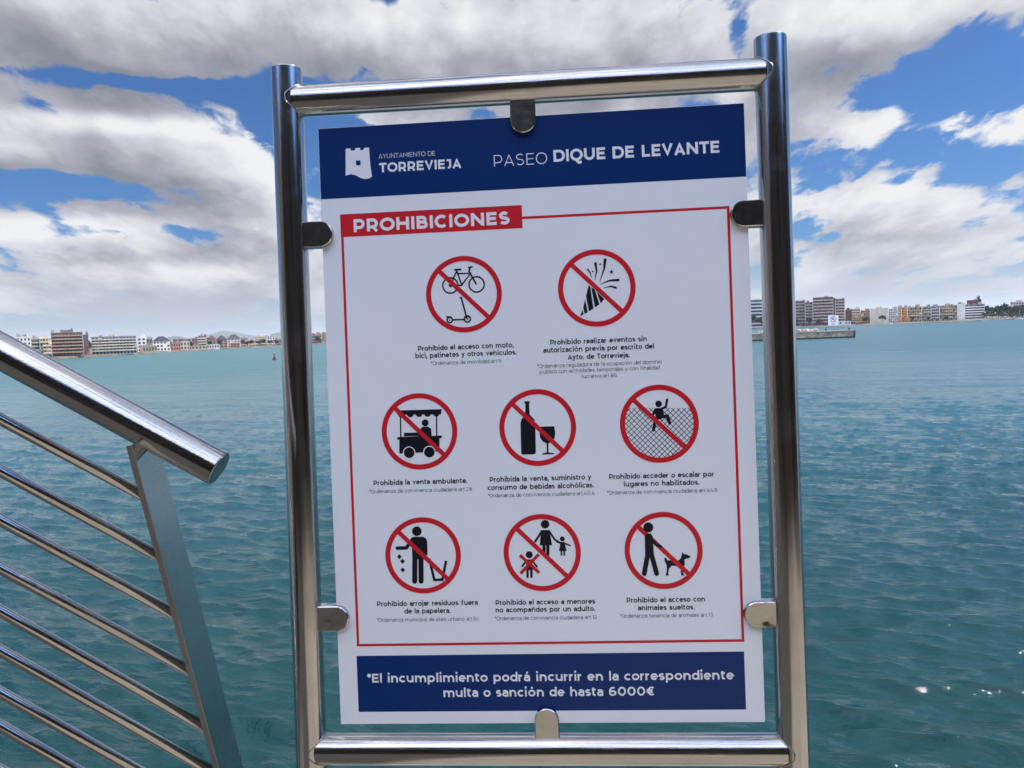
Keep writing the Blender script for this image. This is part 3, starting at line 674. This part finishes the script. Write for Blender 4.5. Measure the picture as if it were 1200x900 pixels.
# ------------------------------------------------------------------ the far shore
SH = [(-700, 430), (-200, 470), (20, 505), (60, 524), (100, 590), (150, 640), (200, 771), (300, 1020), (380, 1255), (520, 1500), (700, 1350), (880, 960), (960, 900), (1040, 900), (1100, 920), (1200, 950), (1500, 1000), (2100, 1150)]
def sd(x): return float(np.interp(x, [a for a, b in SH], [b for a, b in SH]))
LANDM = material('shore_ground', (0.11, 0.09, 0.065), 0.95, var=0.45, scale=0.05)
def land():
    bm = bmesh.new(); prev = None
    xs = list(range(-700, 2101, 20))
    for x in xs:
        d = sd(x) * (1 + 0.006 * math.sin(x * .13) + .004 * math.sin(x * .41))
        row = [bm.verts.new(shore(x, d + k, z)) for k, z in ((-3, -.8), (0, .25), (7, 1.3), (25, 1.5), (60, 1.6), (2500, 14))]
        if prev:
            for i in range(5): bm.faces.new((prev[i], row[i], row[i + 1], prev[i + 1]))
        prev = row
    return from_bm('shore', bm, LANDM)
tag(land(), kind='structure')
HILLM = material('hill_scrub', (0.085, 0.10, 0.075), 0.95, var=0.25, scale=0.002)
def hills():
    bm = bmesh.new(); rng = random.Random(5); prev = None
    pk = [(-300, 60), (60, 40), (150, 55), (185, 75), (205, 128), (222, 85), (240, 110), (262, 165), (285, 120), (305, 75), (328, 118), (350, 95), (400, 60), (520, 50), (700, 40), (900, 15), (1400, 20)]
    for x in range(-300, 1401, 4):
        h = float(np.interp(x, [a for a, b in pk], [b for a, b in pk])) + rng.uniform(-5, 5)
        row = [bm.verts.new(shore(x, 9000 + k, z)) for k, z in ((-1500, 4), (-500, h * .62 + rng.uniform(-6, 6)), (0, h), (900, h * .5), (2500, 4))]
        if prev:
            for i in range(4): bm.faces.new((prev[i], row[i], row[i + 1], prev[i + 1]))
        prev = row
    return from_bm('hills', bm, HILLM)
tag(hills(), kind='structure')

GLASS = material('dark_window_glass', (0.03, 0.035, 0.04), 0.15, spec=0.6)
WOODD = material('dark_opening', (0.05, 0.045, 0.04), 0.7)
WM = {}
def wm(c):
    if c not in WM: WM[c] = material('render_wall_%d' % len(WM), c, 0.9, var=0.16, scale=0.25)
    return WM[c]
LZ = 1.45
def building(x0, x1, ytop, label, c, floors=5, bays=6, style='win', back=22, bal=None, depth=13, rot=0.0, roof=None, roofc=(0.25, 0.09, 0.06), cat='building', name='apartment_building', mast=False, group=None, strip=(0.06, 0.05, 0.045)):
    c = (min(.85, c[0] * 1.06), c[1] * .96, c[2] * .84)
    if bal: bal = (min(.85, bal[0] * 1.04), bal[1] * .95, bal[2] * .85)
    if x0 > 900: ytop += 1.2
    xc = (x0 + x1) / 2; d = sd(xc) + back
    p = shore(xc, d, LZ); az_ = math.atan2(p.x, p.y); w = (x1 - x0) / F * d * math.cos(az_)
    H = at(xc, ytop, d).z - LZ
    hr_ = 0.0
    if roof == 'hip': hr_ = H * .32
    Hw = H - hr_
    e = empty(name, p, -az_ + R(rot)); tag(e, label, cat, group)
    bm = bmesh.new(); add_box(bm, -w / 2, w / 2, 0, depth, -1.2, Hw); from_bm('wall', bm, wm(c), e)
    if roof == 'hip':
        o = .5; bm = bmesh.new(); m = min(w, depth) * .42
        v = [bm.verts.new(q) for q in ((-w / 2 - o, -o, Hw + .01), (w / 2 + o, -o, Hw + .01), (w / 2 + o, depth + o, Hw + .01), (-w / 2 - o, depth + o, Hw + .01), (-w / 2 + m, depth / 2, H), (w / 2 - m, depth / 2, H))]
        for f in ((0, 1, 5, 4), (1, 2, 5), (2, 3, 4, 5), (3, 0, 4), (3, 2, 1, 0)): bm.faces.new([v[i] for i in f])
        from_bm('roof', bm, wm(roofc), e)
    else:
        bm = bmesh.new(); add_box(bm, -w / 2 - .15, w / 2 + .15, -.15, depth + .15, Hw + .002, Hw + .55); rf = from_bm('roof', bm, wm(roofc if roof == 'cap' else tuple(min(.8, k * 1.05) for k in c)), e)
        rg = random.Random(int(x0 * 7))
        if 3 <= floors < 8:
            k = rg.uniform(-.3, .3) * w; bm = bmesh.new(); add_box(bm, k - min(3, w * .18), k + min(3, w * .18), depth * .3, depth * .7, Hw + .552, Hw + .552 + rg.uniform(1.6, 2.8)); from_bm('stair_head', bm, wm(c), rf)
    rg = random.Random(int(x0 * 3) + 1)
    if roof != 'hip' and name != 'pavilion':
        for _ in range(rg.randint(1, 4)):
            k = rg.uniform(-.45, .45) * w; a_ = rg.uniform(.4, 1.3); bm = bmesh.new(); add_box(bm, k - a_, k + a_, 1.5, 3.5, Hw + .553, Hw + .553 + rg.uniform(.6, 2.2)); from_bm('rooftop_tank', bm, wm(rg.choice(((.5, .48, .45), (.3, .28, .26), (.15, .14, .14)))), rf)
    if style == 'mixed':
        for _ in range(floors + bays // 2):
            k = rg.randrange(bays); f = rg.randrange(floors); bm = bmesh.new(); x_ = -w / 2 + k * w / bays; add_box(bm, x_ + .2, x_ + w / bays - .2, -1.1, -.004, (f + .6) * Hw / floors, (f + .86) * Hw / floors); from_bm('awning', bm, wm(rg.choice(((.6, .58, .52), (.35, .14, .08), (.16, .2, .17), (.5, .38, .2)))), e)
    if mast:
        bm = bmesh.new(); tube(bm, (w * .18, depth * .4, H), (w * .18, depth * .4, H + 4.2), .22, 8); tube(bm, (w * .18, depth * .4, H + 2.6), (w * .18, depth * .4, H + 4.0), .6, 8); from_bm('mast', bm, wm((.2, .2, .2)), e)
    fh = Hw / floors; bw = w / bays
    rg = random.Random(int(x0 * 13) + floors)
    if style in ('win', 'bal', 'mixed'):
        bm = bmesh.new(); add_box(bm, -bw * .27, bw * .27, -.08, .05, fh * .22, fh * .80); bm2 = bmesh.new(); add_box(bm2, -bw * .36, bw * .36, -.08, .05, fh * .06, fh * .82)
        A = bpy.data.meshes.new('window'); bm.to_mesh(A); bm.free(); A.materials.append(GLASS)
        B = bpy.data.meshes.new('window'); bm2.to_mesh(B); bm2.free(); B.materials.append(WOODD)
        for f in range(floors):
            for k in range(bays):
                if rg.random() < .08: continue
                o = bpy.data.objects.new('window', B if (style == 'bal' or (style == 'mixed' and (k + f) % 2)) else A); COL.objects.link(o); o.parent = e; o.location = (-w / 2 + (k + .5) * bw, 0, f * fh)
    if style in ('bal', 'band', 'mixed'):
        for f in range(0 if style == 'band' else 1, floors):
            if style == 'mixed' and rg.random() < .3: continue
            bm = bmesh.new()
            z = f * fh
            a0 = -w / 2 + (.25 if style != 'mixed' else rg.uniform(0, .3) * w); a1 = w / 2 - (.25 if style != 'mixed' else rg.uniform(0, .3) * w)
            add_box(bm, a0, a1, -1.3, -.003, z - .12, z + .1)
            add_box(bm, a0, a1, -1.32, -1.2, z + .102, z + fh * .38)
            from_bm('balcony', bm, wm(bal or tuple(min(.8, k * 1.25) for k in c)), e)
            if style == 'band':
                bm = bmesh.new(); add_box(bm, -w / 2 + .4, w / 2 - .4, -.07, .05, z + fh * .12, z + fh * .86); from_bm('window_strip', bm, wm(strip), e)
    return e
B = building
# left shore, from the handrail to the notice board
B(20, 37, 395.5, 'white flat-roofed block half hidden behind the handrail on the left shore', (.62, .60, .56), 5, 4, back=60)
B(37.5, 47, 398, 'narrow grey brown block squeezed between the white block and a beige one', (.23, .19, .155), 5, 3, 'bal', bal=(.33, .29, .24), back=24)
B(47.5, 61, 397, 'beige apartment block with its left neighbour grey and its right neighbour dark brown', (.44, .36, .26), 5, 4, 'mixed', back=20)
B(61.3, 98, 390.2, 'large dark brown apartment block with long balconies and an antenna on its roof', (.20, .12, .09), 7, 9, 'bal', bal=(.30, .20, .155), back=16, mast=True, depth=16)
B(98.3, 104.5, 393, 'slim reddish brown stair wing at the right side of the large brown block', (.17, .085, .07), 6, 2, 'win', back=20)
B(108, 160.5, 394.8, 'long grey beige slab block with a regular grid of balconies', (.40, .37, .30), 6, 13, 'bal', bal=(.47, .44, .37), back=14, depth=12, roof='cap', roofc=(.2, .19, .17))
B(161.3, 171.5, 395.6, 'small plain white block right of the long grey beige slab', (.66, .65, .64), 4, 2, back=60)
B(172, 179, 397.5, 'low brown stone house beside the white villa with the dark roof', (.22, .165, .115), 3, 2, back=20)
B(179.5, 199.5, 394, 'white villa with a large black hipped roof', (.66, .63, .58), 3, 5, roof='hip', roofc=(.03, .03, .033), back=26, cat='house', name='villa')
B(164, 184, 406, 'long low tan sea wall building in front of the stone house', (.34, .27, .19), 1, 6, back=5, name='beach_building', depth=6)
B(200, 212, 402.5, 'low terracotta beach house right of the black roofed villa', (.42, .19, .11), 2, 4, back=10, cat='house', name='beach_house', depth=8)
B(211.5, 222.5, 401, 'low cream house behind the terracotta beach house', (.48, .42, .32), 2, 3, back=35, cat='house', name='beach_house', depth=8)
B(203, 224, 398, 'wide brown terrace block standing behind the low beach houses', (.25, .16, .12), 4, 6, 'bal', back=95)
B(225, 232, 397, 'narrow dark brick block with one window column', (.21, .125, .095), 4, 2, back=40)
B(232.5, 242, 393.8, 'taller pink brick block with pale balconies', (.33, .20, .155), 5, 3, 'bal', bal=(.6, .52, .46), back=45)
B(242.5, 253, 395.8, 'plain red brown block next to the taller pink brick one', (.26, .15, .11), 4, 3, back=60)
B(242, 257, 404, 'long white pavilion with a flat roof at the water edge', (.55, .56, .57), 1, 5, back=6, name='pavilion', depth=8)
B(224, 241, 405.5, 'tan boathouse low at the water left of the white pavilion', (.42, .33, .23), 1, 4, back=6, name='boathouse', depth=7)
B(253.6, 266.5, 393, 'brown villa with a steep black roof left of a white villa', (.30, .22, .15), 3, 3, roof='hip', roofc=(.035, .033, .035), back=40, cat='house', name='villa')
B(267, 281.5, 391.8, 'tall white villa with a dark pointed roof near the middle of the left shore', (.60, .54, .46), 4, 4, roof='hip', roofc=(.05, .045, .045), back=40, cat='house', name='villa')
B(270, 281, 402.5, 'small red house at the water below the tall white villa', (.36, .12, .10), 2, 3, back=8, cat='house', name='beach_house', depth=8)
B(282.5, 291, 396.2, 'light tan block just right of the tall white villa', (.42, .34, .25), 4, 3, back=60)
B(291.5, 299, 397.5, 'small sandy house with a red tiled roof', (.46, .38, .28), 3, 2, roof='hip', roofc=(.30, .12, .08), back=50, cat='house', name='villa')
B(299.5, 313, 394.5, 'pale cream terrace block with pale balconies behind trees', (.54, .48, .38), 5, 5, 'bal', back=90)
B(313.5, 322, 393.8, 'white upper block right of the pale cream terrace', (.62, .59, .53), 5, 3, back=110)
B(322.5, 334, 396.6, 'grey tan block partly hidden by the left post of the frame', (.36, .30, .24), 4, 4, 'mixed', back=60)
B(363, 377, 391.5, 'brown block seen in the gap between left post and panel', (.30, .21, .15), 5, 4, 'mixed', back=50)
B(377.5, 392, 389.5, 'orange brown block partly behind the left edge of the panel', (.36, .22, .13), 5, 4, back=60)
# right shore
B(868, 894, 351.5, 'white block with dark ribbon windows seen between panel and right post', (.60, .60, .58), 8, 6, 'band', bal=(.62, .62, .61), back=40)
B(925, 943.5, 351.8, 'pink grey stepped wing directly right of the right post', (.32, .21, .18), 8, 5, 'bal', bal=(.50, .36, .28), back=34)
B(943.8, 952.5, 353.4, 'lower dark red wing between two higher wings of the big complex', (.27, .13, .11), 8, 3, 'bal', bal=(.48, .34, .27), back=30)
B(952.8, 976.3, 347.6, 'tallest dark red apartment block with long pale balcony bands', (.25, .105, .09), 9, 7, 'bal', bal=(.52, .37, .29), back=30)
B(976.6, 978.9, 350, 'thin dark maroon stair tower beside the tallest red block', (.075, .03, .03), 9, 1, back=33)
B(979.2, 990, 349.2, 'grey beige tower with pale balconies at the end of the red complex', (.36, .28, .21), 9, 3, 'bal', bal=(.50, .40, .31), back=32)
B(990.5, 1000, 362, 'dark red low block behind the white beach pavilion', (.20, .09, .08), 5, 3, 'win', back=60)
B(983, 997, 375.6, 'white flat beach pavilion in front of the red complex', (.66, .66, .66), 1, 4, back=6, name='pavilion', depth=9)
B(998, 1008, 361.4, 'pale block with roof terraces left of the ochre one', (.52, .46, .38), 6, 4, 'bal', back=50)
B(1000, 1012, 368, 'low yellow ochre block near the beach', (.48, .31, .14), 4, 4, 'mixed', back=20)
B(1008.5, 1019.5, 363, 'orange tan block with dark windows beside the cream gable', (.40, .25, .14), 6, 4, 'win', back=45)
B(1020, 1041, 360.6, 'broad windowless cream gable wall beside the beach palm', (.64, .56, .45), 6, 1, 'none', back=26)
B(1041.5, 1052, 360.8, 'grey white block with rows of small square windows', (.50, .49, .46), 6, 5, 'win', back=28)
B(1052.5, 1056.3, 359.3, 'narrow pale orange block next to the grey white one', (.56, .35, .18), 6, 2, 'win', back=34)
B(1056.6, 1063, 359.4, 'narrow strong orange block with a plain front', (.56, .22, .05), 6, 2, 'win', back=32)
B(1063.5, 1080, 358.8, 'yellow beige terrace with dark loggias, left end of the long terrace', (.48, .36, .20), 5, 6, 'mixed', back=28)
B(1080.4, 1091, 358.2, 'beige grey section with awnings in the long terrace', (.42, .35, .26), 5, 4, 'mixed', back=27)
B(1091.4, 1101, 357.6, 'bluish grey section in the middle of the long terrace', (.36, .36, .36), 5, 4, 'bal', back=29)
B(1101.4, 1121.6, 356.9, 'brown tan section at the right end of the long terrace', (.43, .32, .21), 5, 8, 'mixed', back=28)
B(1122, 1130.5, 355.4, 'blank white gable wall left of the block with a dark red roof', (.78, .75, .72), 6, 1, 'none', back=24)
B(1130.8, 1153.8, 355.8, 'white banded block with dark ribbon windows and a dark red top floor', (.56, .53, .50), 6, 6, 'band', bal=(.72, .70, .67), back=26, roof='cap', roofc=(.20, .045, .045))
B(1133, 1146, 351.0, 'dark red penthouse storey above the white banded block', (.17, .04, .045), 1, 3, 'none', back=30, name='penthouse', roof='cap', roofc=(.1, .09, .09))
B(1184, 1203, 352.8, 'pale distant block above the dark trees at the right edge', (.50, .46, .41), 6, 6, 'win', back=140)
# low sea front in the gaps
B(902, 925, 362, 'brown block mostly behind the right post', (.27, .2, .16), 6, 5, 'bal', back=45)

# trees
BARK = material('bark', (0.11, 0.08, 0.055), 0.9, var=0.3)
LEAFM = [material('pine_foliage', (0.028, 0.045, 0.022), 0.8, var=0.45, scale=0.4), material('broadleaf_foliage', (0.045, 0.062, 0.026), 0.8, var=0.4, scale=0.4)]
def crown_mesh(seed, n, mat):
    rg = random.Random(seed); bm = bmesh.new()
    lumps = [(rg.uniform(-.55, .55), rg.uniform(-.5, .5), rg.uniform(.52, .92), rg.uniform(.2, .38)) for _ in range(9)] + [(0, 0, .72, .42)]
    for _ in range(n):
        lx, ly, lz, lr = rg.choice(lumps)
        v = Vector((rg.gauss(0, 1), rg.gauss(0, 1), rg.gauss(0, .75))).normalized() * lr * (rg.random() ** .45)
        c = Vector((lx, ly, lz)) * 1 + Vector((v.x, v.y, v.z * .62)); s = rg.uniform(.035, .085)
        a = Vector((rg.gauss(0, 1), rg.gauss(0, 1), rg.gauss(0, 1))).normalized(); b = a.orthogonal().normalized(); e = a.cross(b)
        bm.faces.new([bm.verts.new(c + b * s * i + e * s * j * .7) for i, j in ((-1, -1), (1, -1), (1, 1), (-1, 1))])
    me = bpy.data.meshes.new('crown'); bm.to_mesh(me); bm.free(); me.materials.append(mat); return me
def trunk_mesh(seed):
    rg = random.Random(seed); bm = bmesh.new()
    tube(bm, (0, 0, -.06), (.02, .01, .45), .035, 8, True, 0, .022)
    for _ in range(5): tube(bm, (.015, .01, rg.uniform(.3, .45)), (rg.uniform(-.4, .4), rg.uniform(-.35, .35), rg.uniform(.6, .8)), .016, 6, True, 0, .007)
    me = bpy.data.meshes.new('trunk'); bm.to_mesh(me); bm.free(); me.materials.append(BARK); return me
PROTO = [(crown_mesh(i, 620, LEAFM[i % 2]), trunk_mesh(i)) for i in range(5)]
def tree(x, ytop, back, wid, k, label, group, zb=LZ, d=None, ybase=None):
    d = d or sd(x) + back; p = shore(x, d, zb); h = at(x, ytop, d).z - zb
    e = empty('tree', p, random.uniform(0, 6)); tag(e, label, 'tree', group)
    for nm, me in (('crown', PROTO[k][0]), ('trunk', PROTO[k][1])):
        o = bpy.data.objects.new(nm, me); COL.objects.link(o); o.parent = e; s = wid / F * d / 1.5; o.scale = (s, s, h)
g1 = 'dark trees of the wood at the right end of the bay'
for i, (x, y, wd) in enumerate(((1157, 358.5, 9), (1163, 360, 11), (1170, 358, 12), (1176, 356.8, 11), (1181, 359.5, 10), (1187, 361, 10), (1193, 358.6, 11), (1199, 357, 11), (1205, 358, 12), (1160, 364, 9), (1173, 364, 11), (1185, 365, 10), (1197, 363.5, 12), (1156, 367, 9), (1162, 367.6, 9), (1168, 367.2, 9), (1174, 367.8, 9), (1180, 367.4, 9), (1187, 367.6, 9), (1194, 367, 9), (1202, 367.2, 10))):
    tree(x, y, 46 if i < 9 else (30 if i < 13 else 14), wd, i % 5, 'dark green tree in the wood right of the white banded block', g1)
tree(1147, 348.5, 70, 8, 0, 'dark tree crown rising above the dark red penthouse', None)
tree(1034, 369, 12, 7, 2, 'small dark bush on the beach before the cream gable', None)
g2 = 'trees between the houses on the left shore'
for i, (x, y, wd) in enumerate(((105.5, 400, 5), (200.5, 400.5, 5), (223.5, 400, 5), (246, 399.5, 5), (258, 399, 6), (285, 398.5, 7), (289, 400, 6), (295, 398.4, 7), (303, 399, 7), (308, 397.6, 6), (316, 399, 8), (325, 398.4, 8), (331, 397.5, 7), (372, 394, 6), (374, 398, 6))):
    tree(x, y, 26, wd, i % 5, 'dark green tree among the villas along the left shore', g2)
g3 = 'trees at the foot of the right shore buildings'
for i, (x, y, wd) in enumerate(((884, 370, 10), (892, 371, 10), (934, 374, 7), (948, 373, 7), (961, 374, 8), (1014, 372, 6), (1069, 371, 5), (1088, 371.5, 5), (1109, 370.8, 6))):
    tree(x, y, 12, wd, i % 5, 'small green tree at the foot of the right shore apartment blocks', g3)

# jetty with its notice, bollards and rocks
JD = 268.0
JM = material('jetty_stone', (0.34, 0.235, 0.135), 0.9, var=0.5, scale=0.5, bump=0.08, bscale=1.2)
JT = material('jetty_waterline', (0.045, 0.042, 0.035), 0.8, var=0.4, scale=0.6)
ja, jb = shore(780, JD + 2, 0), shore(1002, JD, 0)
jl = (jb - ja).length; jt = at(940, 389, JD).z
jetty = empty('stone_jetty', jb, math.atan2((jb - ja).y, (jb - ja).x))
tag(jetty, 'low tan stone jetty reaching into the bay from behind the right post', 'jetty')
bm = bmesh.new(); add_box(bm, -jl, 0, 0, 9, .55, jt - .35); from_bm('side_wall', bm, JM, jetty)
bm = bmesh.new(); add_box(bm, -jl, .02, -.06, 9.05, -1.5, .548); from_bm('waterline', bm, JT, jetty)
bm = bmesh.new(); add_box(bm, -jl, .2, -.25, 9.2, jt - .348, jt); from_bm('coping', bm, material('jetty_coping', (0.32, 0.265, 0.195), 0.85, var=0.35, scale=0.6), jetty)
bm = bmesh.new(); add_box(bm, -.6, .06, -.1, 9.1, .552, jt - .36); from_bm('end_face', bm, JT, jetty)
RO = material('tan_rock', (0.38, 0.32, 0.24), 0.9, var=0.3, scale=0.8)
def rock(x, s, seed, label, group):
    rg = random.Random(seed); bm = bmesh.new(); bmesh.ops.create_icosphere(bm, subdivisions=2, radius=s)
    for v in bm.verts: v.co *= rg.uniform(.8, 1.15); v.co.z *= .6
    p = at(x, 389, JD + 7); p.z = jt + s * .4
    tag(link_at('rock', bm, RO, p), label, 'rock', group)
def link_at(name, bm, mat, p):
    o = from_bm(name, bm, mat); o.location = p; return o
for i, x in enumerate((889, 893, 935.5, 938.5, 942, 945, 948.4, 951.5, 955, 958)):
    rock(x, .55 + .25 * ((i * 7) % 3), i, 'tan armour rock lying along the back of the jetty', 'rocks on the jetty')
for i, (x, lab) in enumerate(((968, 'dark iron bollard on the jetty left of the white sign'), (995, 'dark iron bollard near the outer end of the jetty'))):
    bm = bmesh.new(); tube(bm, (0, 0, 0), (0, 0, .55), .22, 12); tube(bm, (0, 0, .551), (0, 0, .85), .36, 12, True, .06)
    p = at(x, 389, JD + 2.5); p.z = jt; tag(link_at('bollard', bm, material('iron', (.03, .03, .035), .5), p), lab, 'bollard')
sp_ = at(981.5, 389, JD + 5); sp_.z = jt
sgn = empty('harbour_sign', sp_); tag(sgn, 'square white harbour sign with a red prohibition ring on the jetty', 'sign')
u = (JD + 5) / F
bm = bmesh.new(); tube(bm, (0, .1, 0), (0, .1, 10 * u), .11, 10); from_bm('pole', bm, material('galvanised', (.3, .3, .3), .5, .6), sgn)
zc = at(977, 375.3, JD + 5).z - jt; hw = 5.9 * u; xo = -4.9 * u
bm = bmesh.new(); add_box(bm, xo - hw, xo + hw, -.04, .04, zc - hw, zc + hw); from_bm('board', bm, material('sign_white', (.8, .8, .8), .5), sgn)
MX = Matrix.Translation((xo, -.05, zc + 1.1 * u)) @ Matrix.Rotation(math.pi / 2, 4, 'X')
bm = bmesh.new(); ribbon(bm, arc(0, 0, 3.0 * u, 3.0 * u, 0, 360, 28), .42 * u, 0); ribbon(bm, [(-2.1 * u, 2.1 * u), (2.1 * u, -2.1 * u)], .4 * u, .01); from_bm('prohibition_ring', bm, RED, sgn, MX)
bm = bmesh.new(); ribbon(bm, [(-1.3 * u, -.6 * u), (-.3 * u, 1.2 * u), (.3 * u, -.4 * u), (1.2 * u, .7 * u)], .45 * u, -.004); ribbon(bm, [(-2.6 * u, -4.6 * u), (2.6 * u, -4.6 * u)], .22 * u, 0); ribbon(bm, [(-2.6 * u, -5.6 * u), (2.6 * u, -5.6 * u)], .22 * u, 0); from_bm('symbol', bm, BLACK, sgn, MX)

# buoy and boats
bd = 257.0; p = shore(320.5, bd, 0); bm = bmesh.new()
tube(bm, (0, 0, -.4), (0, 0, .45), .75, 16, True, .1); tube(bm, (0, 0, .451), (.05, 0, 1.7), .42, 14, True, 0, .16); tube(bm, (.05, 0, 1.701), (.06, 0, 2.1), .26, 10, True, .05)
tag(link_at('buoy', bm, material('buoy_dark_red', (.10, .035, .03), .6), p), 'small dark red conical buoy floating off the left shore', 'buoy')
def boat(x, dd, L_, c, label, cab=True, mast=0):
    p = shore(x, dd, 0); e = empty('boat', p, R(random.uniform(-12, 12))); tag(e, label, 'boat')
    bm = bmesh.new(); secs = [(-.5, .36, .55), (-.2, .42, .55), (.2, .36, .62), (.42, .16, .75), (.5, .01, .85)]; pr = None
    for t_, hw_, z in secs:
        row = [bm.verts.new((t_ * L_, s_ * hw_ * L_ * .45, zz)) for s_, zz in ((-1, z), (-.7, -.2), (.7, -.2), (1, z))]
        if pr:
            for i in range(3): bm.faces.new((pr[i], row[i], row[i + 1], pr[i + 1]))
            bm.faces.new((pr[3], row[3], row[0], pr[0]))
        else: bm.faces.new(row)
        pr = row
    from_bm('hull', bm, wm(c), e)
    if cab:
        bm = bmesh.new(); add_box(bm, -.2 * L_, .12 * L_, -.1 * L_, .1 * L_, .6, 1.75); bmesh.ops.bevel(bm, geom=bm.edges[:], offset=.15, segments=1, affect='EDGES'); from_bm('cabin', bm, wm((.55, .55, .56)), e)
    if mast:
        bm = bmesh.new(); tube(bm, (0, 0, .6), (0, 0, mast), .09, 8); from_bm('mast', bm, wm((.5, .5, .5)), e)
boat(1181, 930, 7.0, (.42, .05, .035), 'red boat moored at the beach by the wood')
boat(1188, 922, 5.5, (.12, .14, .18), 'dark blue boat right of the red boat', False)
boat(1195, 915, 8.5, (.7, .7, .7), 'white sailing boat with a bare mast near the right edge', True, 12)
boat(1147, 918, 7.5, (.13, .17, .24), 'blue grey boat lying before the white banded block', False)
boat(1043, 893, 6.5, (.75, .75, .75), 'white motor boat moored below the grey white block')

# ------------------------------------------------------------------ sea air
hm = bpy.data.materials.new('sea_air'); hm.use_nodes = True; hn = hm.node_tree; hn.nodes.clear()
hv = hn.nodes.new('ShaderNodeVolumePrincipled'); hv.inputs['Color'].default_value = (0.80, 0.87, 0.97, 1); hv.inputs['Density'].default_value = 0.000045; hv.inputs['Anisotropy'].default_value = 0.2
ho = hn.nodes.new('ShaderNodeOutputMaterial'); hn.links.new(hv.outputs[0], ho.inputs['Volume'])
bm = bmesh.new(); add_box(bm, -14000, 14000, -500, 13500, -7.5, 190); tag(from_bm('haze', bm, hm), kind='stuff')
